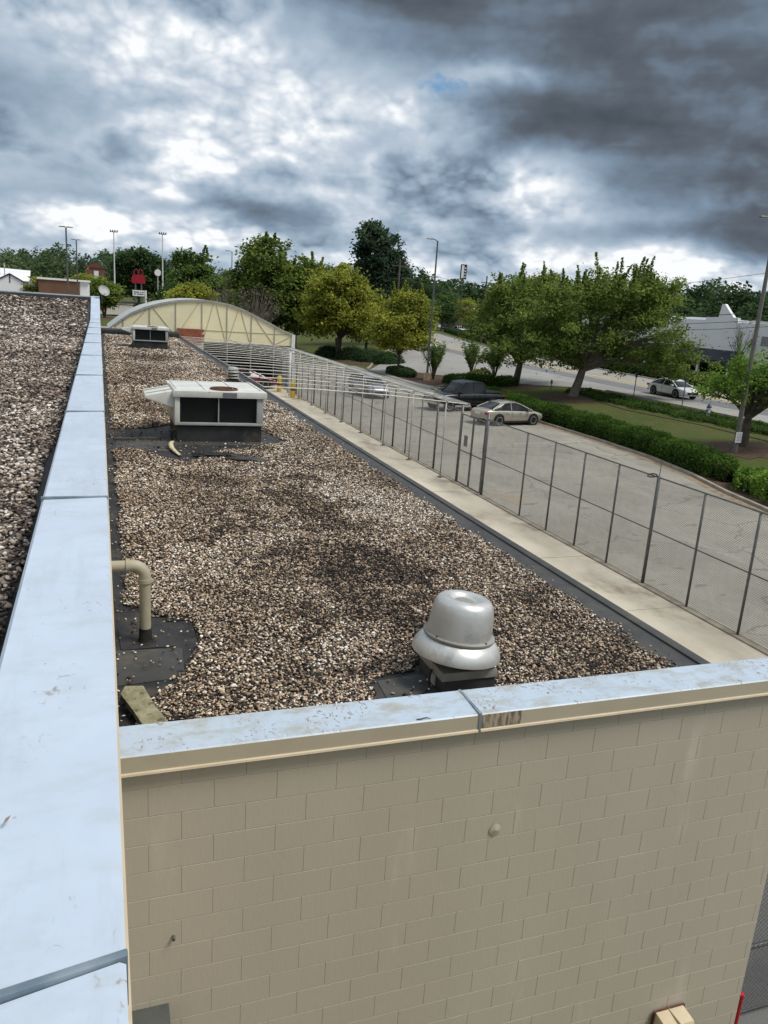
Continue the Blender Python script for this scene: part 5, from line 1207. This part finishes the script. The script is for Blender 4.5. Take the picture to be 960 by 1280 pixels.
    for s_ in (-1, 1):
        MB().box(xe+.05, xe+.27, s_*(W*.80)-.13, s_*(W*.80)+.13, zl-.08, zl+.09).build('tail_lamp', M_TAIL, t, bevel=.03)
        MB().box(xf-.58, xf-.24, s_*(W*.70)-.14, s_*(W*.70)+.13, st[-2][2]-.17, st[-2][2]-.03).build('headlight', M_HEAD, t, bevel=.03)
        x_m = gh[-1][0]-.38
        MB().box(x_m-.08, x_m+.10, s_*(W+.07)-.09, s_*(W+.07)+.09, gh[-1][1]+.02, gh[-1][1]+.16).build('wing_mirror', paint if kind != 'pickup' else M_TRIM, t, bevel=.03)
        for hx in ((-.75, .30) if kind != 'pickup' else (-.65, .55)): MB().box(hx-.09, hx+.09, s_*(W+.002)-.012, s_*(W+.002)+.012, gh[2][1]-.17, gh[2][1]-.135).build('door_handle', paint, t)
        MB().tube([(gh[0][0]+.2, s_*W*.905, gh[1][1]+.0), (gh[-1][0]-.25, s_*W*.905, gh[-1][1]+.0)], .012, 5).build('window_trim', M_CHROME if kind == 'sedan' else M_TRIM, t)
        dl = MB()
        for px in (gh[-1][0]-.22, pillars[0], gh[1][0]+.1 if kind != 'pickup' else -1.15):
            dl.box(px-.006, px+.006, s_*W*.985-.006, s_*W*.985+.012*s_+.006, st[3][1]+.12, gh[2][1]-.06)
        dl.build('door_gap', M_TRIM, t)
        MB().box(-1.0 if kind != 'pickup' else -1.3, 1.0 if kind != 'pickup' else 1.4, s_*W*.93-.04, s_*W*.93+.04, st[3][1]-.02, st[3][1]+.06).build('sill', M_TRIM, t, bevel=.01)
    MB().box(xf-.10, xf+.012, -.52, .52, .40 if kind != 'pickup' else .62, .58 if kind != 'pickup' else .95).build('grille', M_TRIM if kind != 'pickup' else M_CHROME, t, bevel=.02)
    MB().box(xe-.012, xe+.06, -.26, .26, .66 if kind != 'pickup' else .78, .78 if kind != 'pickup' else .92).build('number_plate', M_WSIGN if kind != 'pickup' else M_TRIM, t)
    MB().box(xe+.02, xe+.25, -W*.8, W*.8, st[0][1]-.12, st[0][1]+.02).build('rear_bumper', M_TRIM, t, bevel=.02)
    if kind == 'pickup':
        MB().box(-2.86, -1.28, -.80, .80, 1.165, 1.215).build('bed_cover', M_TRIM, t, bevel=.01)
        MB().box(xf-.15, xf+.05, -.93, .93, .46, .64).build('front_bumper', M_CHROME, t, bevel=.03)
        for k in range(3): MB().box(xf-.02, xf+.03, -.50, .50, .67+k*.09, .71+k*.09).build('grille_bar', M_TRIM, t)
    return t
def paint(name, c, rough=.28, metal=.3, coat=.6): return mat(name, c, tuple(x*.93 for x in c), 3, rough, metal, coord='obj', coat=coat, spec=.4)
P_SIL = paint('champagne_car_paint', (.42, .385, .32), .3, .45); P_BLK = paint('black_car_paint', (.004, .005, .006), .3, 0, .18); P_WHT = paint('white_car_paint', (.78, .78, .78), .3, 0); P_GRY = paint('silver_car_paint', (.36, .39, .42), .3, .5)
P_BLU = paint('dark_blue_car_paint', (.02, .03, .06), .3, 0); P_REDC = paint('red_car_paint', (.11, .010, .014), .3, 0)
car('parked_car', 'champagne silver sedan parked nose to the hedge beside the black pickup', 'car', (24.05, 44.05, 0), R(12), P_SIL, 'sedan')
car('parked_pickup', 'black pickup truck with chrome front backed up to the hedge', 'pickup truck', (23.85, 50.2, 0), R(192), P_BLK, 'pickup').scale = (1, 1, 1.07)
car('parked_car', 'silver car seen through the pipes of the shade frame', 'car', (19.1, 57.0, 0), R(-84), P_GRY, 'suv')
car('driving_car', 'white sedan driving along the near lane of the street at right', 'car', (44.35, 53.65, 1.05), R(-90), P_WHT, 'sedan')
car('driving_car', 'white car turning off the street behind the street lamp', 'car', (42.9, 104.5, 1.05), R(-72), P_WHT, 'suv')
car('parked_car', 'small dark blue car in the far left lot under the red pylon sign', 'car', (19.5, 322, .03), R(10), P_BLU, 'suv')
car('parked_car', 'dark red car standing deep under the shade frame', 'car', (10.2, 60.0, .0), R(4), P_REDC, 'sedan')
far_cars = [((97.5, 212), 25, P_WHT, 'white car in the far lot across the street, nearest the hedge', 'suv'), ((92, 222), 60, P_GRY, 'silver car in the far lot just right of the tall street lamp', 'sedan'),
            ((99, 226), 50, P_BLU, 'dark car in the far lot behind the white car', 'suv'), ((104, 216), 30, P_GRY, 'grey car in the far lot right of the white car', 'sedan'), ((108.5, 220), 20, P_WHT, 'white sedan farthest right in the far lot', 'sedan'), ((101, 236), 70, P_WHT, 'white car at the back of the far lot', 'sedan')]
for (x, y), a, pnt, lb, kd in far_cars: car('parked_car', lb, 'car', (x, y, 1.04), R(a), pnt, kd, group='cars parked in the far lot')

# ------------------------------------------------------------------ poles, lamps, signs
def lamp_pole(label, x, y, z0, h, r0, arm, heads, base=False, sign=False, group=None):
    t = thing('street_lamp', label, 'street lamp', (x, y, z0), 0, group)
    MB().tube([(0, 0, -.3), (0, 0, h)], [r0, r0*.62], 12).build('pole', M_STEEL if not sign else mat('grey_brown_pole', (.17, .16, .145), (.13, .12, .11), 2, .7), t, smooth=True)
    if base: MB().tube([(0, 0, 0), (0, 0, .75)], .32, 16).build('footing', mat('orange_tinted_footing', (.50, .30, .14), (.42, .34, .24), 3, .8), t, smooth=True)
    for (ax_x, ax_y) in heads:
        L = math.hypot(ax_x, ax_y); u = (ax_x/L, ax_y/L)
        MB().tube([(0, 0, h-.06), (u[0]*L*.35, u[1]*L*.35, h+.10), (u[0]*L*.8, u[1]*L*.8, h+.12)], .04, 8).build('arm', M_STEEL, t, smooth=True)
        hd = MB(); a = math.atan2(u[1], u[0]); o = None
        hd.hexa([(-.32, -.15, -.05), (.36, -.12, -.04), (.36, .12, -.04), (-.32, .15, -.05), (-.30, -.12, .05), (.30, -.08, .03), (.30, .08, .03), (-.30, .12, .05)])
        o = hd.build('lamp_head', M_STEEL, t, bevel=.02); o.location = (ax_x, ax_y, h+.12); o.rotation_euler = (0, 0, a)
        g_ = MB().box(-.2, .2, -.08, .08, -.065, -.055).build('lens', M_WSIGN, o)
    return t
lamp_pole('tall grey street lamp with one arm standing by the low hedge left of the pickup', 28.9, 69.3, .1, 12.55, .11, 1, [(-.85, -.2)], base=True)
rpole = lamp_pole('tall grey light pole at the right edge with a white notice near its foot', 31.42, 32.5, hz(31.4), 11.6, .14, 1, [(-.85, -.1)], sign=True)
MB().box(-.26, .14, -.175, -.155, .62, 1.18).build('notice', M_WSIGN, rpole)
for k in range(5): MB().box(-.21+.02*(k % 2), .09, -.178, -.1755, .72+k*.085, .74+k*.085).build('printed_line', M_PLATE, rpole)
lamp_pole('double headed dark lot lamp, taller of the two above the white building at left', -3.0, 90, 0, 12.1, .12, 1, [(-.35, 0), (.35, 0)])
lamp_pole('double headed dark lot lamp, shorter of the two at left', -2.75, 120, 0, 12.45, .12, 1, [(-.35, 0), (.35, 0)])
lamp_pole('thin lot lamp with a single arm above the leafless tree', 18.95, 125, 0, 13.0, .09, 1, [(-.7, 0)])
for x, h, lb in ((5.2, 25.2, 'very tall pale stadium floodlight mast, left one'), (21.3, 25.9, 'very tall pale stadium floodlight mast, right one above the red sign')):
    t = thing('floodlight_mast', lb, 'floodlight', (x, 300, 0), group='floodlight masts on the left skyline')
    MB().tube([(0, 0, 0), (0, 0, h)], [.30, .16], 10).build('pole', mat('pale_concrete_mast', (.55, .55, .52), None), t, smooth=True)
    MB().box(-1.3, 1.3, -.1, .1, h-.2, h+.05).build('crossarm', M_STEEL, t)
    for k in range(4): MB().box(-1.25+k*.72, -.85+k*.72, -.4, .1, h+.05, h+.5).build('lamp_head', M_STEEL, t)
for x, y, h, lb in ((15.5, 300, 6.5, 'pale short pole right of the red sign'), (24.4, 280, 14.2, 'pale short pole farther right of the red sign')):
    t = tag(MB().tube([(x, y, 0), (x, y, h)], .35, 8).build('pole', M_WSIGN), lb, 'pole')
rd = thing('round_sign', 'white rounded sign on a thin pole right of the red sign', 'sign', (19.0, 290, 0))
MB().tube([(0, 0, 0), (0, 0, 14)], .2, 8).build('pole', M_GALV, rd); MB().tube([(0, -.3, 12.6), (0, .0, 12.6)], 1.1, 16).build('sign_face', M_WSIGN, rd)
# red pylon sign with twin arches and a white letter board
rs = thing('pylon_sign', 'dark red rounded pylon sign with twin arches above a white letter board', 'sign', (13.1, 300, 0))
for x in (-1.0, 1.0): MB().tube([(x, 0, 0), (x, 0, 9.5)], .28, 8).build('pole', M_STEEL, rs, smooth=True)
MB().prism_y([(-2.2, 8.7), (2.2, 8.7), (2.35, 10.3), (1.95, 11.3), (1.5, 11.6), (-1.5, 11.6), (-1.95, 11.3), (-2.35, 10.3)], -.4, .4).build('sign_face', M_RED, rs)
ar = MB()
for c in (-.75, .75): ar.tube([(c-.8, 0, 11.4), (c-.72, 0, 12.3), (c-.4, 0, 13.2), (c, 0, 13.5), (c+.4, 0, 13.2), (c+.72, 0, 12.3), (c+.8 if c > 0 else c+.7, 0, 11.4)], .15, 8)
ar.build('arches', mat('dim_red_edge', (.22, .02, .03), None), rs, smooth=True)
MB().box(-2.0, 2.0, -.35, .35, 4.4, 6.4).build('letter_board', M_WSIGN, rs)
for r in range(2):
    x = -1.6
    while x < 1.5:
        w = random.uniform(.25, .5); MB().box(x, x+w, -.38, -.352, 5.55-r*.65, 5.90-r*.65).build('letter', M_TRIM, rs); x += w+random.choice([.1, .1, .35])
ts = thing('pylon_sign', 'narrow black and white vertical pylon sign on the right skyline', 'sign', (73.2, 160, 1))
MB().tube([(0, 0, 0), (0, 0, 13.5)], .10, 8).build('pole', M_BARK, ts); MB().box(-.62, .62, -.25, .25, 12.4, 15.4).build('sign_face', M_TRIM, ts)
MB().box(-.58, .0, -.28, -.252, 12.6, 15.2).build('white_panel', M_WSIGN, ts)
for k in range(4): MB().box(.15, .42, -.28, -.252, 12.7+k*.6, 13.0+k*.6).build('letter', M_WSIGN, ts)
# thin sign posts and hydrant on the verge
for x, y, h, lb in ((39.0, 51.6, 1.95, 'thin dark sign post at the kerb left of the driving white sedan'), (39.0, 46.0, 2.2, 'thin dark sign post at the kerb in front of the driving white sedan'), (33.4, 54.6, 1.4, 'short thin post on the lawn left of the pale trunk')):
    t = thing('sign_post', lb, 'post', (x, y, hz(x))); MB().tube([(0, 0, -.1), (0, 0, h)], .035, 8).build('post', M_STEEL, t)
    MB().box(-.02, .02, -.12, .12, h-.32, h).build('small_sign', M_STEEL, t)
hd = thing('fire_hydrant', 'white fire hydrant with dark blue top on the lawn by the street', 'fire hydrant', (38.0, 42.2, hz(38)))
MB().lathe([(.18, 0), (.18, .05), (.12, .06), (.115, .55), (.15, .56), (.15, .62), (.0001, .62)], 16).build('barrel', M_WSIGN, hd, smooth=True)
MB().lathe([(.155, .62), (.15, .72), (.09, .82), (.04, .84), (.04, .90), (.0001, .90)], 16).build('bonnet', M_BLUEC, hd, smooth=True)
for a in (0, 90, 180):
    n_ = MB().tube([(0, 0, .45), (.2*math.cos(R(a)), .2*math.sin(R(a)), .45)], .06, 10).build('nozzle', M_BLUEC, hd, smooth=True)
# utility poles and wires
up1 = thing('utility_pole', 'wooden utility pole behind the small yellow green tree', 'utility pole', (38.5, 105, 1))
MB().tube([(0, 0, 0), (0, 0, 12)], [.19, .13], 8).build('pole', M_WOOD, up1); MB().box(-1.1, 1.1, -.06, .06, 11.0, 11.15).build('crossarm', M_WOOD, up1)
up2 = thing('utility_pole', 'wooden utility pole across the street at the right edge', 'utility pole', (62.5, 60.5, 1))
MB().tube([(0, 0, 0), (0, 0, 12.5)], [.19, .13], 8).build('pole', M_WOOD, up2); MB().box(-1.1, 1.1, -.06, .06, 11.2, 11.35).build('crossarm', M_WOOD, up2)
up3 = thing('utility_pole', 'wooden utility pole in the far lot, seen left of the wide trees', 'utility pole', (69, 140, 1))
MB().tube([(0, 0, 0), (0, 0, 12.5)], [.19, .13], 8).build('pole', M_WOOD, up3); MB().box(-1.1, 1.1, -.06, .06, 11.2, 11.35).build('crossarm', M_WOOD, up3)
def cable(a, b, sag, r=.022):
    a, b = Vector(a), Vector(b); pts_ = []
    for i in range(25):
        f = i/24; p = a.lerp(b, f); p.z -= sag*4*f*(1-f); pts_.append(tuple(p))
    return pts_
for k, (dz_, r) in enumerate([(12.2, .018), (10.4, .018), (8.4, .03), (7.6, .022), (6.9, .022)]):
    mb = MB(); mb.tube(cable((38.5+.6*(k % 2), 105, dz_+.3), (69, 140, dz_), .8), r*1.3, 4); mb.tube(cable((69, 140, dz_), (62.5, 60.5, dz_+.6), 1.6), r*1.2, 4)
    mb.tube(cable((62.5, 60.5, dz_+.6), (61, 5, dz_+.8), 1.4), r, 4)
    tag(mb.build('power_line', M_TRIM), 'black overhead wire, %s of the five strung between the utility poles' % ['topmost', 'second from the top', 'middle', 'second lowest', 'lowest'][k], 'power line')

# ------------------------------------------------------------------ distant buildings
wr = thing('white_building', 'long white store building with a stepped parapet and small spire gable at right', 'building', (66, 0, 1))
# facade runs along y, facing the street (-x)
def wallx(name, P, x0, x1, mm, parent):      # P in (y,z)
    n = len(P); mb = MB(); mb.add([(x0, y, z) for y, z in P]+[(x1, y, z) for y, z in P], [tuple(range(n)), tuple(range(2*n-1, n-1, -1))]+[(i, n+i, n+(i+1) % n, (i+1) % n) for i in range(n)])
    return mb.build(name, mm, parent)
wallx('upper_wall', [(69.0, 3.45), (106, 3.45), (106, 6.25), (81.3, 6.35), (81.3, 6.62), (76.2, 6.62), (76.2, 6.95), (74.25, 7.0), (73.95, 8.45), (73.55, 8.45), (72.6, 7.6), (71.9, 7.05), (71.2, 7.0), (71.2, 6.5), (69.0, 6.6)], 0, .35, M_WHITEB, wr)
wallx('lower_wall', [(69.0, 0), (106, 0), (106, 3.5), (69.0, 3.5)], 2.2, 2.5, M_DARKB, wr)
mb = MB(); mb.add([(-.05, 68.9, 3.45), (-.05, 106, 3.45), (-1.5, 106, 2.35), (-1.5, 68.9, 2.35), (2.2, 106, 3.42), (2.2, 68.9, 3.42)], [(0, 1, 2, 3), (0, 5, 4, 1)]); mb.add([(-1.5, 68.9, 2.35), (-1.5, 106, 2.35), (-1.5, 106, 1.9), (-1.5, 68.9, 1.9)], [(0, 1, 2, 3)])
mb.build('awning', M_DARKB, wr)
for k in range(8): MB().box(-1.3, -1.05, 70+k*4.8, 70.25+k*4.8, 0, 2.4).build('column', M_WHITEB, wr)
for k in range(6): MB().box(2.15, 2.19, 71.5+k*5.6, 74.8+k*5.6, .3, 2.6).build('window', M_GLASS, wr)
MB().box(.35, 46, 69.0, 106, 5.7, 5.9).build('roof', M_WHITEROOF, wr)
MB().box(6, 12, 83, 90, 5.9, 7.0).build('roof_unit', M_WHITEROOF, wr); MB().box(5, 9, 74.5, 78, 5.9, 6.9).build('roof_unit', M_WHITEROOF, wr)
wr2 = thing('white_building', 'white flat building with a grey band continuing past the right edge', 'building', (65.2, 0, 1))
wallx('front_wall', [(20, 0), (68.6, 0), (68.6, 6.5), (20, 6.9)], 0, .3, M_WHITEB, wr2)
MB().box(-.06, -.003, 20, 66.5, 4.3, 5.25).build('grey_band', mat('grey_band_paint', (.22, .22, .23), (.28, .28, .29), .6), wr2)
MB().box(.3, 40, 20, 68.6, 6.2, 6.4).build('roof', M_WHITEROOF, wr2); MB().box(-.1, .35, 20, 68.6, 6.55, 6.75).build('coping', M_WHITEROOF, wr2)
MB().box(3, 8, 60, 66, 6.4, 7.6).build('roof_unit', M_WHITEROOF, wr2)
fw = thing('white_building', 'far white roofed low store seen between the street lamp and the wide trees', 'building', (111, 248, 1))
MB().box(-7, 16, 0, 14, 0, 6.3).build('wall', mat('dull_brown_wall', (.16, .13, .11), None), fw); MB().box(-7.5, 16.5, -.8, 14, 6.3, 7.3).build('roof', M_WHITEROOF, fw); MB().box(-1, 3, 4, 7, 7.3, 8.2).build('roof_unit', M_WHITEROOF, fw)
wl = thing('white_building', 'white gabled building with a dark trimmed entrance gable at far left', 'building', (-10, 150, 0))
MB().box(-14, .6, 0, 25, 0, 6.8).build('wall', M_WHITEB, wl)
mb = MB(); mb.add([(-14.5, -.6, 6.7), (-.9, -.6, 6.7), (-1.6, 12, 8.6), (-13.6, 12, 8.9)], [(0, 1, 2, 3)]); mb.add([(-14.5, -.6, 6.7), (-.9, -.6, 6.7), (-1.6, 12, 8.6), (-13.6, 12, 8.9)], [(3, 2, 1, 0)]); mb.build('roof', M_WHITEROOF, wl)
MB().prism_y([(-5.8, 4.2), (-2.0, 4.2), (-2.0, 6.6), (-3.9, 7.6), (-5.8, 6.6)], -.9, -.1).build('entrance_gable', M_WHITEB, wl)
for a, b in (((-6.0, 6.55), (-3.9, 7.72)), ((-3.9, 7.72), (-1.8, 6.55))): MB().tube([(a[0], -1.0, a[1]), (b[0], -1.0, b[1])], .13, 6).build('gable_trim', M_DARKB, wl)
MB().box(-3.98, -3.82, -.97, -.9, 6.3, 7.6).build('gable_post', M_DARKB, wl)
for k in range(4): MB().tube([(-7.5+k*.8, 4, 7), (-7.5+k*.8, 4, 9.4)], .1, 6).build('roof_stack', M_UNITG, wl)
MB().box(-.9, 2.0, 2, 20, 0, 7.35).build('link_wing', M_WHITEROOF, wl)
bl = thing('brown_building', 'low building with a plain brown wall and white roof edge at far left', 'building', (-9.6, 145, 0))
MB().box(.3, 6.6, 0, 12, 0, 7.2).build('wall', M_BROWN, bl); MB().box(.1, 8.2, -.2, 12, 7.2, 7.5).build('roof_edge', M_WHITEROOF, bl); MB().box(6.61, 8.0, .2, 12, 0, 7.2).build('white_wall', M_WHITEB, bl)
rb = thing('brick_building', 'small dark red brick building with a white window behind the satellite dish', 'building', (-1.0, 240, 0))
MB().box(-2.4, 2.6, 0, 8, 0, 11.6).build('wall', mat('dull_far_brick', (.17, .075, .055), (.13, .06, .045), 1), rb); MB().prism_y([(-2.7, 11.6), (2.9, 11.6), (.1, 13.0)], -.2, 8.2).build('roof', mat('dark_red_roof', (.14, .05, .04), None), rb); MB().box(-.2, 1.0, -.05, -.01, 8.6, 10.8).build('window', M_WSIGN, rb)
bank = MB(); P = [(-14, 262), (30, 268), (44, 300), (30, 345), (-14, 340)]
bank.add([(8, 305, 5.2)]+[(x, y, .02) for x, y in P], [(0, 1+k, 1+(k+1) % 5) for k in range(5)]) if False else None
strip('grass_bank', [(-14, 352), (30, 352)], [(-14, 356), (30, 356)], mat('dry_pale_grass', (.30, .27, .16), (.2, .2, .1), .2), .05, 2, 2)
hedge('hedge', 'dark hedge below the white letter board in the far left lot', dense([(11.0, 292), (19.0, 292)], 4), 3, 2.2, L_DARK, leaf=.3, dens=14, seed=33)

S.cycles.samples = 128
print('blocks', nblocks, 'objects', len(bpy.data.objects))
